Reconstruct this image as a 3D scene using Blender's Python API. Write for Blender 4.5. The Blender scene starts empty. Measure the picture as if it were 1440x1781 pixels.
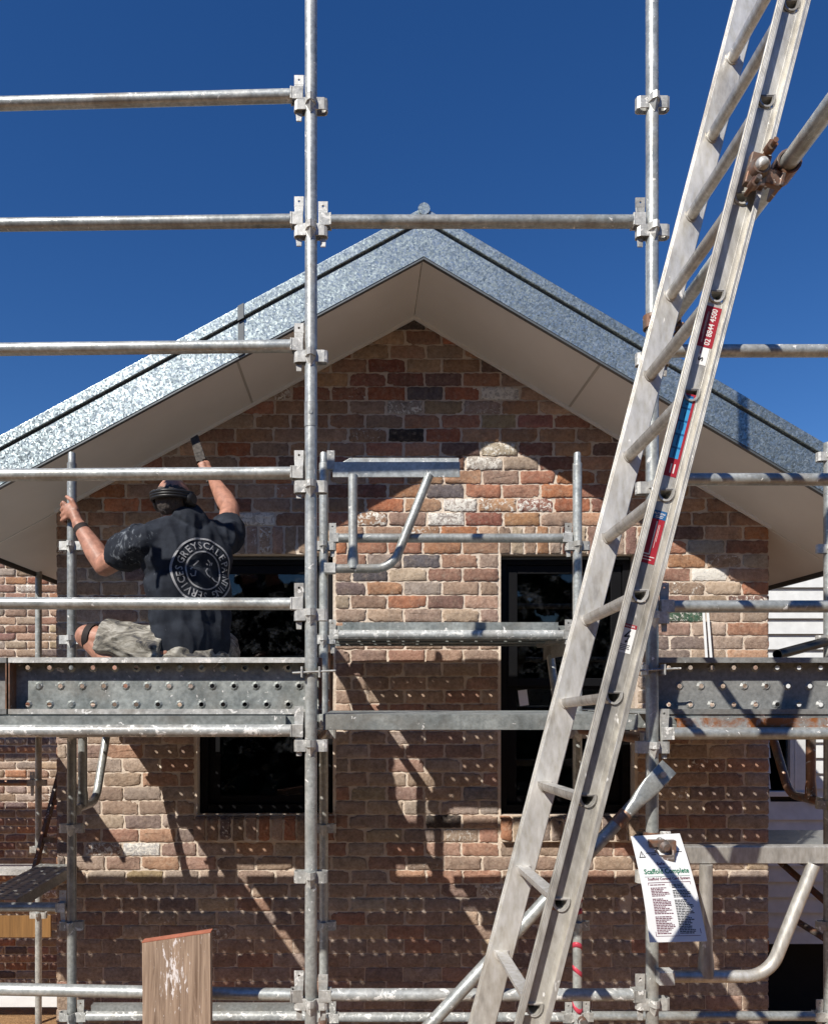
import bpy, bmesh, math, random
from mathutils import Vector, Matrix, Quaternion
from mathutils.bvhtree import BVHTree
from mathutils import noise as mnoise

S = bpy.context.scene
COL = S.collection
R = math.radians
random.seed(7)

# ------------------------------------------------------------------ camera, sky, sun, exposure
F = 1300.0            # focal length in pixels of the 1440 wide photograph
VX, VY = 625.0, 1215.0  # where the level view axis meets the picture
ZC = 3.3              # eye height
cam = bpy.data.cameras.new('camera')
cam.sensor_fit = 'HORIZONTAL'
cam.sensor_width = 36.0
cam.lens = F / 1440.0 * 36.0
cam.shift_x = (720.0 - VX) / 1440.0
cam.shift_y = (VY - 890.5) / 1440.0
cam.clip_start = 0.05
cam.clip_end = 2000.0
camo = bpy.data.objects.new('camera', cam)
camo.location = (0, 0, ZC)
camo.rotation_euler = (R(90), 0, 0)
COL.objects.link(camo)
S.camera = camo

LD = Vector((0.547, 0.68, -0.788)).normalized()   # the way the sunlight travels
sun = bpy.data.lights.new('sun', 'SUN')
sun.energy = 5.0
sun.angle = R(0.5)
sun.color = (1.0, 0.945, 0.86)
suno = bpy.data.objects.new('sun', sun)
suno.rotation_euler = LD.to_track_quat('-Z', 'Y').to_euler()
suno.location = (-6, -8, 12)
COL.objects.link(suno)

world = bpy.data.worlds.new('World')
S.world = world
world.use_nodes = True
wn = world.node_tree
wbg = wn.nodes['Background']
sky = wn.nodes.new('ShaderNodeTexSky')
sky.sky_type = 'NISHITA'
sky.sun_disc = False
sky.sun_elevation = math.asin(-LD.z)
sky.sun_rotation = math.atan2(-LD.x, -LD.y)
sky.altitude = 0
sky.air_density = 1.0
sky.dust_density = 0.0
sky.ozone_density = 5.0
hsv = wn.nodes.new('ShaderNodeHueSaturation')
hsv.inputs['Saturation'].default_value = 1.24
hsv.inputs['Hue'].default_value = 0.510
wn.links.new(sky.outputs[0], hsv.inputs['Color'])
wn.links.new(hsv.outputs[0], wbg.inputs[0])
wbg.inputs[1].default_value = 0.084

S.view_settings.view_transform = 'Standard'
S.view_settings.look = 'None'
S.view_settings.exposure = 0.28
S.view_settings.gamma = 1.0
S.view_settings.use_curve_mapping = False
S.cycles.max_bounces = 6
S.cycles.transparent_max_bounces = 8


# ------------------------------------------------------------------ helpers
def P(px, py, Y):
    """world point seen at photo pixel (px, py) at depth Y"""
    return Vector(((px - VX) / F * Y, Y, ZC + (VY - py) / F * Y))


class MB:
    """collects shapes in world space and links them as one mesh object"""
    def __init__(s):
        s.v = []; s.f = []; s.m = []; s.s = []; s.cm = 0; s.col = None

    def add(s, vs, fs, smooth=False):
        b = len(s.v)
        s.v.extend([Vector(p) for p in vs])
        for f in fs:
            s.f.append([i + b for i in f]); s.m.append(s.cm); s.s.append(smooth)

    def box(s, c, h, ax=None):
        c = Vector(c)
        ax = ax or (Vector((1, 0, 0)), Vector((0, 1, 0)), Vector((0, 0, 1)))
        vs = []
        for i in (-1, 1):
            for j in (-1, 1):
                for k in (-1, 1):
                    vs.append(c + ax[0] * (i * h[0]) + ax[1] * (j * h[1]) + ax[2] * (k * h[2]))
        s.add(vs, [(0, 1, 3, 2), (4, 6, 7, 5), (0, 4, 5, 1), (2, 3, 7, 6), (0, 2, 6, 4), (1, 5, 7, 3)])

    def bb(s, x0, x1, y0, y1, z0, z1):
        s.box(((x0 + x1) / 2, (y0 + y1) / 2, (z0 + z1) / 2), (abs(x1 - x0) / 2, abs(y1 - y0) / 2, abs(z1 - z0) / 2))

    def prism(s, pts, ex):
        """polygon pts (3D, planar) extruded by vector ex"""
        n = len(pts); ex = Vector(ex)
        pts = [Vector(p) for p in pts]
        s.add(pts + [p + ex for p in pts],
              [tuple(range(n))[::-1], tuple(range(n, 2 * n))] + [(i, (i + 1) % n, n + (i + 1) % n, n + i) for i in range(n)])

    def sweep(s, path, r, n=18, caps=True, hollow=0.0):
        """round tube along a list of points; r is a number or one per point"""
        path = [Vector(p) for p in path]
        m = len(path)
        rr = r if isinstance(r, (list, tuple)) else [r] * m
        tan = []
        for i in range(m):
            a = path[max(i - 1, 0)]; b = path[min(i + 1, m - 1)]
            tan.append((b - a).normalized())
        up = Vector((0, 0, 1)) if abs(tan[0].z) < 0.9 else Vector((1, 0, 0))
        e1 = tan[0].cross(up).normalized()
        frames = []
        for i in range(m):
            if i:
                q = tan[i - 1].rotation_difference(tan[i]); e1 = q @ e1
            e1 = (e1 - tan[i] * e1.dot(tan[i])).normalized()
            frames.append((e1.copy(), tan[i].cross(e1)))
        def ring(i, rad):
            a, b = frames[i]
            return [path[i] + a * (rad * math.cos(2 * math.pi * k / n)) + b * (rad * math.sin(2 * math.pi * k / n)) for k in range(n)]
        vs = []; fs = []
        for i in range(m):
            vs += ring(i, rr[i])
        for i in range(m - 1):
            for k in range(n):
                fs.append((i * n + k, i * n + (k + 1) % n, (i + 1) * n + (k + 1) % n, (i + 1) * n + k))
        s.add(vs, fs, True)
        if hollow:
            vi = []; fi = []
            for i in range(m):
                vi += ring(i, rr[i] - hollow)
            for i in range(m - 1):
                for k in range(n):
                    fi.append((i * n + k, (i + 1) * n + k, (i + 1) * n + (k + 1) % n, i * n + (k + 1) % n))
            s.add(vi, fi, True)
            for i, fl in ((0, 1), (m - 1, 0)):
                o = ring(i, rr[i]); q = ring(i, rr[i] - hollow)
                ff = [(k, (k + 1) % n, n + (k + 1) % n, n + k) for k in range(n)]
                s.add(o + q, [f[::-1] for f in ff] if fl else ff)
        elif caps:
            s.add(ring(0, rr[0]), [tuple(range(n))[::-1]])
            s.add(ring(m - 1, rr[-1]), [tuple(range(n))])

    def tube(s, a, b, r=0.0242, n=20, hollow=0.004):
        s.sweep([a, b], r, n, True, hollow)

    def capsule(s, a, b, ra, rb, n=14, k=5):
        a = Vector(a); b = Vector(b); d = (b - a)
        t = d.normalized() if d.length > 1e-6 else Vector((0, 0, 1))
        path = []; rad = []
        for i in range(k):
            th = math.pi / 2 * i / k
            path.append(a - t * (ra * math.cos(th))); rad.append(max(ra * math.sin(th), 1e-4))
        path.append(a); rad.append(ra)
        if d.length > 1e-6:
            path.append(b); rad.append(rb)
        for i in range(k - 1, -1, -1):
            th = math.pi / 2 * i / k
            path.append(b + t * (rb * math.cos(th))); rad.append(max(rb * math.sin(th), 1e-4))
        up = Vector((0, 0, 1)) if abs(t.z) < 0.9 else Vector((1, 0, 0))
        e1 = t.cross(up).normalized(); e2 = t.cross(e1)
        vs = []; fs = []
        for p, q in zip(path, rad):
            vs += [p + e1 * (q * math.cos(2 * math.pi * j / n)) + e2 * (q * math.sin(2 * math.pi * j / n)) for j in range(n)]
        m = len(path)
        for i in range(m - 1):
            for j in range(n):
                fs.append((i * n + j, i * n + (j + 1) % n, (i + 1) * n + (j + 1) % n, (i + 1) * n + j))
        fs.append(tuple(range(n))[::-1]); fs.append(tuple(range((m - 1) * n, m * n)))
        s.add(vs, fs, True)

    def ellipsoid(s, c, rad, M=None, n=18, k=12):
        c = Vector(c); vs = []; fs = []
        for i in range(1, k):
            th = math.pi * i / k
            for j in range(n):
                ph = 2 * math.pi * j / n
                p = Vector((rad[0] * math.sin(th) * math.cos(ph), rad[1] * math.sin(th) * math.sin(ph), rad[2] * math.cos(th)))
                vs.append(c + (M @ p if M else p))
        for i in range(k - 2):
            for j in range(n):
                fs.append((i * n + j, (i + 1) * n + j, (i + 1) * n + (j + 1) % n, i * n + (j + 1) % n))
        top = Vector((0, 0, rad[2])); b = len(vs)
        vs.append(c + (M @ top if M else top)); vs.append(c - (M @ top if M else top))
        for j in range(n):
            fs.append((b, j, (j + 1) % n)); fs.append((b + 1, (k - 2) * n + (j + 1) % n, (k - 2) * n + j))
        s.add(vs, fs, True)

    def strap(s, pts, z0, z1, t, closed=False):
        """thin upright strap following plan points"""
        n = len(pts); pts = [Vector((p[0], p[1])) for p in pts]
        off = []
        for i in range(n):
            a = pts[i - 1] if (i or closed) else pts[i]
            b = pts[(i + 1) % n] if (i < n - 1 or closed) else pts[i]
            d = (b - a).normalized(); off.append(Vector((-d.y, d.x)) * (t / 2))
        o = [p + q for p, q in zip(pts, off)]; q = [p - r for p, r in zip(pts, off)]
        vs = [(p.x, p.y, z0) for p in o] + [(p.x, p.y, z1) for p in o] + [(p.x, p.y, z0) for p in q] + [(p.x, p.y, z1) for p in q]
        fs = []
        for i in range(n if closed else n - 1):
            j = (i + 1) % n
            fs += [(i, j, n + j, n + i), (2 * n + j, 2 * n + i, 3 * n + i, 3 * n + j), (n + i, n + j, 3 * n + j, 3 * n + i), (j, i, 2 * n + i, 2 * n + j)]
        if not closed:
            fs += [(0, n, 3 * n, 2 * n), (n - 1, 3 * n - 1, 4 * n - 1, 2 * n - 1)]
        s.add(vs, fs)

    def build(s, name, mats, parent=None, bevel=0.0, org=None):
        if not isinstance(mats, (list, tuple)):
            mats = [mats]
        o0 = Vector((0, 0, 0))
        if parent is not None:
            p = parent
            while p is not None:
                o0 += Vector(p.location); p = p.parent
        elif org is not None:
            o0 = Vector(org)
        me = bpy.data.meshes.new(name)
        me.from_pydata([tuple(v - o0) for v in s.v], [], s.f)
        for mt in mats:
            me.materials.append(mt)
        me.polygons.foreach_set('material_index', s.m)
        me.polygons.foreach_set('use_smooth', s.s)
        if s.col is not None:
            at = me.attributes.new('tint', 'FLOAT_COLOR', 'POINT')
            flat = []
            for c in s.col:
                flat.extend(c)
            at.data.foreach_set('color', flat)
        me.update()
        ob = bpy.data.objects.new(name, me)
        COL.objects.link(ob)
        if parent is not None:
            ob.parent = parent
        elif org is not None:
            ob.location = org
        if bevel:
            md = ob.modifiers.new('bevel', 'BEVEL'); md.width = bevel; md.segments = 2; md.limit_method = 'ANGLE'; md.angle_limit = R(40)
        return ob


def thing(name, loc, label, cat, group=None):
    o = bpy.data.objects.new(name, None)
    o.empty_display_size = 0.1
    o.location = loc
    COL.objects.link(o)
    return tag(o, label, cat, group)


def tag(o, label, cat, group=None):
    o['label'] = label; o['category'] = cat
    if group:
        o['group'] = group
    return o


def evaluated_mesh(ob):
    dg = bpy.context.evaluated_depsgraph_get()
    dg.update()
    me = bpy.data.meshes.new_from_object(ob.evaluated_get(dg))
    return me


def text2d(txt, size, align='CENTER', res=3, bold=0.0):
    """flat letters as (2D points, faces)"""
    cu = bpy.data.curves.new('letters', 'FONT')
    cu.body = txt; cu.size = size; cu.align_x = align; cu.resolution_u = res; cu.offset = bold
    cu.fill_mode = 'FRONT'
    ob = bpy.data.objects.new('letters', cu)
    COL.objects.link(ob)
    me = evaluated_mesh(ob)
    vs = [(v.co.x, v.co.y) for v in me.vertices]; fs = [tuple(p.vertices) for p in me.polygons]
    bpy.data.objects.remove(ob); bpy.data.curves.remove(cu); bpy.data.meshes.remove(me)
    return vs, fs


# ------------------------------------------------------------------ materials
def newmat(name):
    m = bpy.data.materials.new(name); m.use_nodes = True
    nt = m.node_tree
    return m, nt, nt.nodes['Principled BSDF']


def nd(nt, typ, **kw):
    n = nt.nodes.new(typ)
    for k, v in kw.items():
        if k.startswith('i_'):
            key = k[2:].replace('_', ' ')
            n.inputs[key].default_value = v
        else:
            setattr(n, k, v)
    return n


def noise(nt, scale, detail=4, rough=0.55, vec=None, dist=0.0):
    n = nd(nt, 'ShaderNodeTexNoise')
    n.inputs['Scale'].default_value = scale; n.inputs['Detail'].default_value = detail
    n.inputs['Roughness'].default_value = rough; n.inputs['Distortion'].default_value = dist
    if vec is not None:
        nt.links.new(vec, n.inputs['Vector'])
    return n


def ramp(nt, fac, stops):
    n = nd(nt, 'ShaderNodeValToRGB')
    cr = n.color_ramp
    while len(cr.elements) < len(stops):
        cr.elements.new(0.5)
    for e, (p, c) in zip(cr.elements, stops):
        e.position = p
        e.color = (c, c, c, 1) if isinstance(c, (int, float)) else (*c, 1)
    nt.links.new(fac, n.inputs[0])
    return n


def mix(nt, fac, a, b, mode='MIX'):
    n = nd(nt, 'ShaderNodeMix', data_type='RGBA', blend_type=mode)
    for sock, v in ((n.inputs[0], fac), (n.inputs[6], a), (n.inputs[7], b)):
        if isinstance(v, (int, float)):
            sock.default_value = v if sock is n.inputs[0] or sock.type == 'VALUE' else (v, v, v, 1)
        elif isinstance(v, (tuple, list)):
            sock.default_value = (*v, 1)
        else:
            nt.links.new(v, sock)
    return n.outputs[2]


def coords(nt, scale=(1, 1, 1), rnd=True):
    tc = nd(nt, 'ShaderNodeTexCoord')
    mp = nd(nt, 'ShaderNodeMapping')
    mp.inputs['Scale'].default_value = scale
    nt.links.new(tc.outputs['Object'], mp.inputs['Vector'])
    if rnd:
        oi = nd(nt, 'ShaderNodeObjectInfo')
        mu = nd(nt, 'ShaderNodeMath', operation='MULTIPLY'); mu.inputs[1].default_value = 37.0
        nt.links.new(oi.outputs['Random'], mu.inputs[0])
        nt.links.new(mu.outputs[0], mp.inputs['Location'])
    return mp.outputs[0]


def bump(nt, bs, h, strength=0.3, dist=0.01):
    b = nd(nt, 'ShaderNodeBump')
    b.inputs['Strength'].default_value = strength; b.inputs['Distance'].default_value = dist
    nt.links.new(h, b.inputs['Height'])
    nt.links.new(b.outputs[0], bs.inputs['Normal'])


def m_galv(name, lo, hi, metal=0.6, rough=(0.34, 0.6), spat=0.66, grime=0.5, rust=0.0, sx=(1, 1, 1)):
    m, nt, bs = newmat(name)
    v = coords(nt, sx)
    n1 = noise(nt, 9, 6, 0.65, v); n2 = noise(nt, 60, 4, 0.6, v); n3 = noise(nt, 26, 3, 0.7, v, 0.6); n4 = noise(nt, 4.0, 5, 0.6, v, 0.3)
    base = ramp(nt, n1.outputs[0], [(0.3, lo), (0.7, hi)]).outputs[0]
    base = mix(nt, 0.5, base, ramp(nt, n2.outputs[0], [(0.3, 0.25), (0.7, 0.75)]).outputs[0], 'OVERLAY')
    gr = ramp(nt, n4.outputs[0], [(0.5, 0.0), (0.68, grime)]).outputs[0]
    base = mix(nt, gr, base, (0.16, 0.125, 0.09))
    if rust:
        rs = ramp(nt, noise(nt, 7, 6, 0.7, v, 0.5).outputs[0], [(0.42, 0.0), (0.54, rust)]).outputs[0]
        base = mix(nt, rs, base, (0.36, 0.13, 0.04))
    oi = nd(nt, 'ShaderNodeObjectInfo')
    base = mix(nt, 0.45, base, ramp(nt, oi.outputs['Random'], [(0.0, 0.32), (1.0, 0.68)]).outputs[0], 'OVERLAY')
    sp = ramp(nt, n3.outputs[0], [(spat, 0.0), (spat + 0.03, 1.0)]).outputs[0]
    base = mix(nt, sp, base, (0.72, 0.71, 0.68))
    nt.links.new(base, bs.inputs['Base Color'])
    mm = mix(nt, sp, metal, 0.0)
    mm = mix(nt, gr, mm, 0.1)
    nt.links.new(mm, bs.inputs['Metallic'])
    nt.links.new(ramp(nt, n1.outputs[0], [(0.3, rough[0]), (0.7, rough[1])]).outputs[0], bs.inputs['Roughness'])
    bump(nt, bs, mix(nt, 0.6, n2.outputs[0], sp, 'ADD'), 0.25, 0.003)
    return m


def m_plain(name, c, rough=0.6, metal=0.0, var=0.15, scale=20, bmp=0.15, bd=0.003, spec=0.4, coat=0.0):
    m, nt, bs = newmat(name)
    v = coords(nt)
    n1 = noise(nt, scale, 6, 0.6, v)
    lo = tuple(x * (1 - var) for x in c); hi = tuple(min(1, x * (1 + var)) for x in c)
    nt.links.new(ramp(nt, n1.outputs[0], [(0.3, lo), (0.7, hi)]).outputs[0], bs.inputs['Base Color'])
    bs.inputs['Roughness'].default_value = rough; bs.inputs['Metallic'].default_value = metal
    bs.inputs['Specular IOR Level'].default_value = spec
    bs.inputs['Coat Weight'].default_value = coat
    if bmp:
        bump(nt, bs, noise(nt, scale * 5, 4, 0.6, v).outputs[0], bmp, bd)
    return m


def m_brick():
    m, nt, bs = newmat('old_brick')
    at = nd(nt, 'ShaderNodeAttribute', attribute_name='tint')
    v = coords(nt, (1, 1, 1), False)
    n1 = noise(nt, 11, 6, 0.65, v, 0.4); n2 = noise(nt, 55, 6, 0.7, v); n3 = noise(nt, 30, 5, 0.75, v, 1.2); n4 = noise(nt, 24, 5, 0.7, v); n5 = noise(nt, 17, 6, 0.75, v, 0.8)
    c = mix(nt, ramp(nt, n1.outputs[0], [(0.36, 0.75), (0.56, 0.0)]).outputs[0], at.outputs['Color'], mix(nt, 0.5, at.outputs['Color'], (0.10, 0.075, 0.065)))
    c = mix(nt, ramp(nt, n5.outputs[0], [(0.5, 0.0), (0.7, 0.6)]).outputs[0], c, mix(nt, 0.5, at.outputs['Color'], (0.40, 0.30, 0.22)))
    c = mix(nt, 0.5, c, ramp(nt, n2.outputs[0], [(0.36, 0.15), (0.64, 0.85)]).outputs[0], 'SOFT_LIGHT')
    # old mortar and limewash left on the faces
    d = ramp(nt, n4.outputs[0], [(0.56, 0.0), (0.72, 0.55)]).outputs[0]
    c = mix(nt, d, c, (0.42, 0.35, 0.28))
    th = nd(nt, 'ShaderNodeMath', operation='ADD')
    nt.links.new(n3.outputs[0], th.inputs[0]); nt.links.new(at.outputs['Alpha'], th.inputs[1])
    pw = ramp(nt, th.outputs[0], [(0.93, 0.0), (0.99, 1.0)]).outputs[0]
    c = mix(nt, pw, c, (0.74, 0.71, 0.65))
    nt.links.new(c, bs.inputs['Base Color'])
    bs.inputs['Roughness'].default_value = 0.9
    bs.inputs['Specular IOR Level'].default_value = 0.2
    bump(nt, bs, mix(nt, 0.5, n2.outputs[0], n3.outputs[0]), 0.9, 0.011)
    return m


def m_mortar():
    m, nt, bs = newmat('lime_mortar')
    v = coords(nt, (1, 1, 1), False)
    n1 = noise(nt, 5, 5, 0.6, v); n2 = noise(nt, 45, 6, 0.7, v)
    c = ramp(nt, n1.outputs[0], [(0.3, (0.56, 0.46, 0.37)), (0.7, (0.74, 0.64, 0.53))]).outputs[0]
    c = mix(nt, 0.4, c, ramp(nt, n2.outputs[0], [(0.3, 0.3), (0.7, 0.7)]).outputs[0], 'OVERLAY')
    nt.links.new(c, bs.inputs['Base Color'])
    bs.inputs['Roughness'].default_value = 0.95; bs.inputs['Specular IOR Level'].default_value = 0.15
    bump(nt, bs, n2.outputs[0], 0.9, 0.008)
    return m


def m_spangle():
    m, nt, bs = newmat('spangled_zinc')
    v = coords(nt, (1, 1, 1), False)
    w = noise(nt, 60, 2, 0.5, v)
    vv = mix(nt, 0.02, v, w.outputs['Color'], 'ADD')
    vo = nd(nt, 'ShaderNodeTexVoronoi'); vo.inputs['Scale'].default_value = 115.0
    nt.links.new(vv, vo.inputs['Vector'])
    sep = nd(nt, 'ShaderNodeSeparateColor'); nt.links.new(vo.outputs['Color'], sep.inputs[0])
    big = noise(nt, 1.2, 3, 0.5, v)
    c = ramp(nt, sep.outputs[0], [(0.0, (0.20, 0.24, 0.25)), (0.4, (0.29, 0.34, 0.35)), (0.62, (0.40, 0.46, 0.465)), (1.0, (0.60, 0.67, 0.67))]).outputs[0]
    c = mix(nt, 0.25, c, ramp(nt, big.outputs[0], [(0.3, 0.3), (0.7, 0.7)]).outputs[0], 'OVERLAY')
    nt.links.new(c, bs.inputs['Base Color'])
    bs.inputs['Metallic'].default_value = 0.8
    nt.links.new(ramp(nt, sep.outputs[1], [(0, 0.30), (1, 0.50)]).outputs[0], bs.inputs['Roughness'])
    # every crystal leans its own way
    nm = nd(nt, 'ShaderNodeNewGeometry')
    sub = nd(nt, 'ShaderNodeVectorMath', operation='SUBTRACT'); sub.inputs[1].default_value = (0.5, 0.5, 0.5)
    nt.links.new(vo.outputs['Color'], sub.inputs[0])
    sc = nd(nt, 'ShaderNodeVectorMath', operation='SCALE'); sc.inputs['Scale'].default_value = 0.22
    nt.links.new(sub.outputs[0], sc.inputs[0])
    ad = nd(nt, 'ShaderNodeVectorMath', operation='ADD')
    nt.links.new(nm.outputs['Normal'], ad.inputs[0]); nt.links.new(sc.outputs[0], ad.inputs[1])
    no = nd(nt, 'ShaderNodeVectorMath', operation='NORMALIZE'); nt.links.new(ad.outputs[0], no.inputs[0])
    nt.links.new(no.outputs[0], bs.inputs['Normal'])
    return m


def m_glass():
    m, nt, bs = newmat('window_glass')
    out = nt.nodes['Material Output']
    tr = nd(nt, 'ShaderNodeBsdfTransparent'); tr.inputs[0].default_value = (0.75, 0.8, 0.82, 1)
    gl = nd(nt, 'ShaderNodeBsdfGlossy'); gl.inputs['Roughness'].default_value = 0.02
    fr = nd(nt, 'ShaderNodeFresnel'); fr.inputs[0].default_value = 1.5
    mx = nd(nt, 'ShaderNodeMixShader')
    nt.links.new(fr.outputs[0], mx.inputs[0]); nt.links.new(tr.outputs[0], mx.inputs[1]); nt.links.new(gl.outputs[0], mx.inputs[2])
    df = nd(nt, 'ShaderNodeBsdfDiffuse'); df.inputs[0].default_value = (0.25, 0.27, 0.3, 1)
    du = ramp(nt, noise(nt, 9, 6, 0.75, coords(nt)).outputs[0], [(0.5, 0.0), (0.75, 0.10)]).outputs[0]
    m2 = nd(nt, 'ShaderNodeMixShader')
    nt.links.new(du, m2.inputs[0]); nt.links.new(mx.outputs[0], m2.inputs[1]); nt.links.new(df.outputs[0], m2.inputs[2])
    nt.links.new(m2.outputs[0], out.inputs['Surface'])
    return m


def m_timber(name, a, b, paint=False):
    m, nt, bs = newmat(name)
    v = coords(nt, (1, 1, 0.05), False)
    n1 = noise(nt, 60, 6, 0.7, v, 0.8); n2 = noise(nt, 9, 4, 0.6, v, 1.5)
    c = ramp(nt, n1.outputs[0], [(0.3, a), (0.7, b)]).outputs[0]
    c = mix(nt, 0.5, c, ramp(nt, n2.outputs[0], [(0.35, 0.3), (0.65, 0.7)]).outputs[0], 'OVERLAY')
    if paint:
        tc = nd(nt, 'ShaderNodeTexCoord')
        mp = nd(nt, 'ShaderNodeMapping'); mp.inputs['Scale'].default_value = (1, 1, 0.22)
        nt.links.new(tc.outputs['Object'], mp.inputs[0])
        n3 = noise(nt, 95, 4, 0.7, mp.outputs[0], 0.4)
        sx = nd(nt, 'ShaderNodeSeparateXYZ'); nt.links.new(tc.outputs['Object'], sx.inputs[0])
        # scrape marks gather in one long patch
        g = nd(nt, 'ShaderNodeVectorMath', operation='DISTANCE')
        m3 = nd(nt, 'ShaderNodeMapping'); m3.inputs['Scale'].default_value = (1.0, 0.0, 0.42)
        nt.links.new(tc.outputs['Object'], m3.inputs[0]); nt.links.new(m3.outputs[0], g.inputs[0])
        g.inputs[1].default_value = paint
        gm = ramp(nt, g.outputs[1], [(0.0, 0.21), (0.075, 0.0)]).outputs[0]
        ad = nd(nt, 'ShaderNodeMath', operation='ADD'); nt.links.new(n3.outputs[0], ad.inputs[0]); nt.links.new(gm, ad.inputs[1])
        pw = ramp(nt, ad.outputs[0], [(0.66, 0.0), (0.70, 1.0)]).outputs[0]
        c = mix(nt, pw, c, (0.75, 0.70, 0.68))
    nt.links.new(c, bs.inputs['Base Color'])
    bs.inputs['Roughness'].default_value = 0.85
    bump(nt, bs, n1.outputs[0], 0.6, 0.004)
    return m


def m_shirt():
    m, nt, bs = newmat('navy_shirt_cotton')
    tc = nd(nt, 'ShaderNodeTexCoord')
    v = tc.outputs['Object']
    n1 = noise(nt, 14, 5, 0.6, v); n2 = noise(nt, 400, 2, 0.5, v)
    c = ramp(nt, n1.outputs[0], [(0.3, (0.012, 0.014, 0.020)), (0.7, (0.032, 0.038, 0.050))]).outputs[0]
    # dried paint on the left sleeve and shoulder, stray specks elsewhere
    g = nd(nt, 'ShaderNodeVectorMath', operation='DISTANCE'); nt.links.new(v, g.inputs[0])
    g.inputs[1].default_value = SHIRT_SMEAR
    gm = ramp(nt, g.outputs[1], [(0.0, 0.19), (0.2, 0.0)]).outputs[0]
    mp = nd(nt, 'ShaderNodeMapping'); mp.inputs['Scale'].default_value = (1, 1, 0.5); nt.links.new(v, mp.inputs[0])
    n3 = noise(nt, 38, 5, 0.75, mp.outputs[0], 0.6)
    ad = nd(nt, 'ShaderNodeMath', operation='ADD'); nt.links.new(n3.outputs[0], ad.inputs[0]); nt.links.new(gm, ad.inputs[1])
    pw = ramp(nt, ad.outputs[0], [(0.66, 0.0), (0.78, 0.40)]).outputs[0]
    c = mix(nt, pw, c, (0.42, 0.46, 0.5))
    nt.links.new(c, bs.inputs['Base Color'])
    bs.inputs['Roughness'].default_value = 0.9
    bs.inputs['Specular IOR Level'].default_value = 0.2
    bump(nt, bs, n2.outputs[0], 0.2, 0.002)
    return m


def m_dirt():
    m, nt, bs = newmat('bare_dirt')
    v = coords(nt, (1, 1, 1), False)
    n1 = noise(nt, 0.7, 6, 0.6, v); n2 = noise(nt, 14, 6, 0.7, v)
    c = ramp(nt, n1.outputs[0], [(0.3, (0.30, 0.17, 0.078)), (0.7, (0.40, 0.235, 0.112))]).outputs[0]
    c = mix(nt, 0.5, c, ramp(nt, n2.outputs[0], [(0.3, 0.3), (0.7, 0.7)]).outputs[0], 'OVERLAY')
    nt.links.new(c, bs.inputs['Base Color'])
    bs.inputs['Roughness'].default_value = 0.95
    bump(nt, bs, n2.outputs[0], 0.8, 0.05)
    return m


SHIRT_SMEAR = (0, 0, 0)
M = {}
M['galv'] = m_galv('galvanised_tube', (0.30, 0.32, 0.31), (0.50, 0.515, 0.495), 0.42, (0.28, 0.5))
M['fit'] = m_galv('galvanised_fitting', (0.36, 0.365, 0.35), (0.60, 0.595, 0.565), 0.3, spat=0.60)
M['drip'] = m_galv('paint_splashed_tube', (0.34, 0.355, 0.35), (0.54, 0.55, 0.53), 0.25, (0.32, 0.55), spat=0.56)
M['rusty'] = m_galv('rusty_tube', (0.34, 0.355, 0.35), (0.54, 0.55, 0.53), 0.35, spat=0.64, rust=1.0)
M['plank'] = m_galv('galvanised_plank', (0.19, 0.21, 0.205), (0.34, 0.36, 0.345), 0.35, spat=0.655, grime=0.4)
M['dullplank'] = m_galv('dull_plank', (0.20, 0.205, 0.20), (0.27, 0.275, 0.265), 0.25, spat=0.70, grime=0.4)
M['dark'] = m_galv('dirty_or_shaded_steel', (0.10, 0.085, 0.075), (0.25, 0.22, 0.2), 0.5, spat=0.64, grime=0.7, rust=0.5)  # real dirt on clamps; stands in for shade on the side ladder
M['alu'] = m_galv('weathered_aluminium', (0.44, 0.42, 0.38), (0.70, 0.68, 0.63), 0.55, (0.36, 0.6), spat=0.69, grime=0.5, sx=(1, 1, 0.35))
M['spangle'] = m_spangle()
M['brick'] = m_brick()
M['mortar'] = m_mortar()
M['soffit'] = m_plain('soffit_paint', (0.69, 0.67, 0.635), 0.6, 0, 0.04, 3, 0.05)
M['joint'] = m_plain('soffit_joint_strip', (0.42, 0.40, 0.36), 0.6, 0, 0.05, 5, 0)  # darker than the soffit sheets, for their joint covers
M['trim'] = m_plain('trim_paint', (0.78, 0.76, 0.72), 0.5, 0, 0.05, 5, 0.05)
M['black'] = m_plain('black_frame', (0.006, 0.006, 0.007), 0.6, 0, 0.2, 8, 0.03, spec=0.15)
M['blackgap'] = m_plain('painted_void_shade', (0.012, 0.011, 0.010), 0.9, 0, 0.2, 8, 0)
M['glass'] = m_glass()
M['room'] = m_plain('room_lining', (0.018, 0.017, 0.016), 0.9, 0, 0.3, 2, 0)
M['zinc'] = m_plain('lead_grey_strip', (0.13, 0.14, 0.145), 0.5, 0.5, 0.1, 6, 0.05)
M['white'] = m_plain('white_paint', (0.74, 0.75, 0.75), 0.55, 0, 0.06, 14, 0.15)
M['weather'] = m_plain('worn_white_boards', (0.60, 0.61, 0.60), 0.6, 0, 0.10, 9, 0.2)
M['dirt'] = m_dirt()
M['skin'] = m_plain('tanned_skin', (0.38, 0.185, 0.125), 0.5, 0, 0.32, 30, 0.25, 0.002)
M['hair'] = m_plain('short_grey_hair', (0.075, 0.062, 0.055), 0.8, 0, 0.5, 150, 0.8, 0.004)
M['rubber'] = m_plain('black_plastic', (0.012, 0.012, 0.013), 0.45, 0, 0.3, 40, 0.1)
M['band'] = m_plain('dark_brown_strap', (0.025, 0.018, 0.016), 0.8, 0, 0.2, 60, 0.3)
M['shorts'] = None
M['ink'] = m_plain('pale_ink', (0.30, 0.30, 0.31), 0.8, 0, 0.2, 60, 0)
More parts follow.
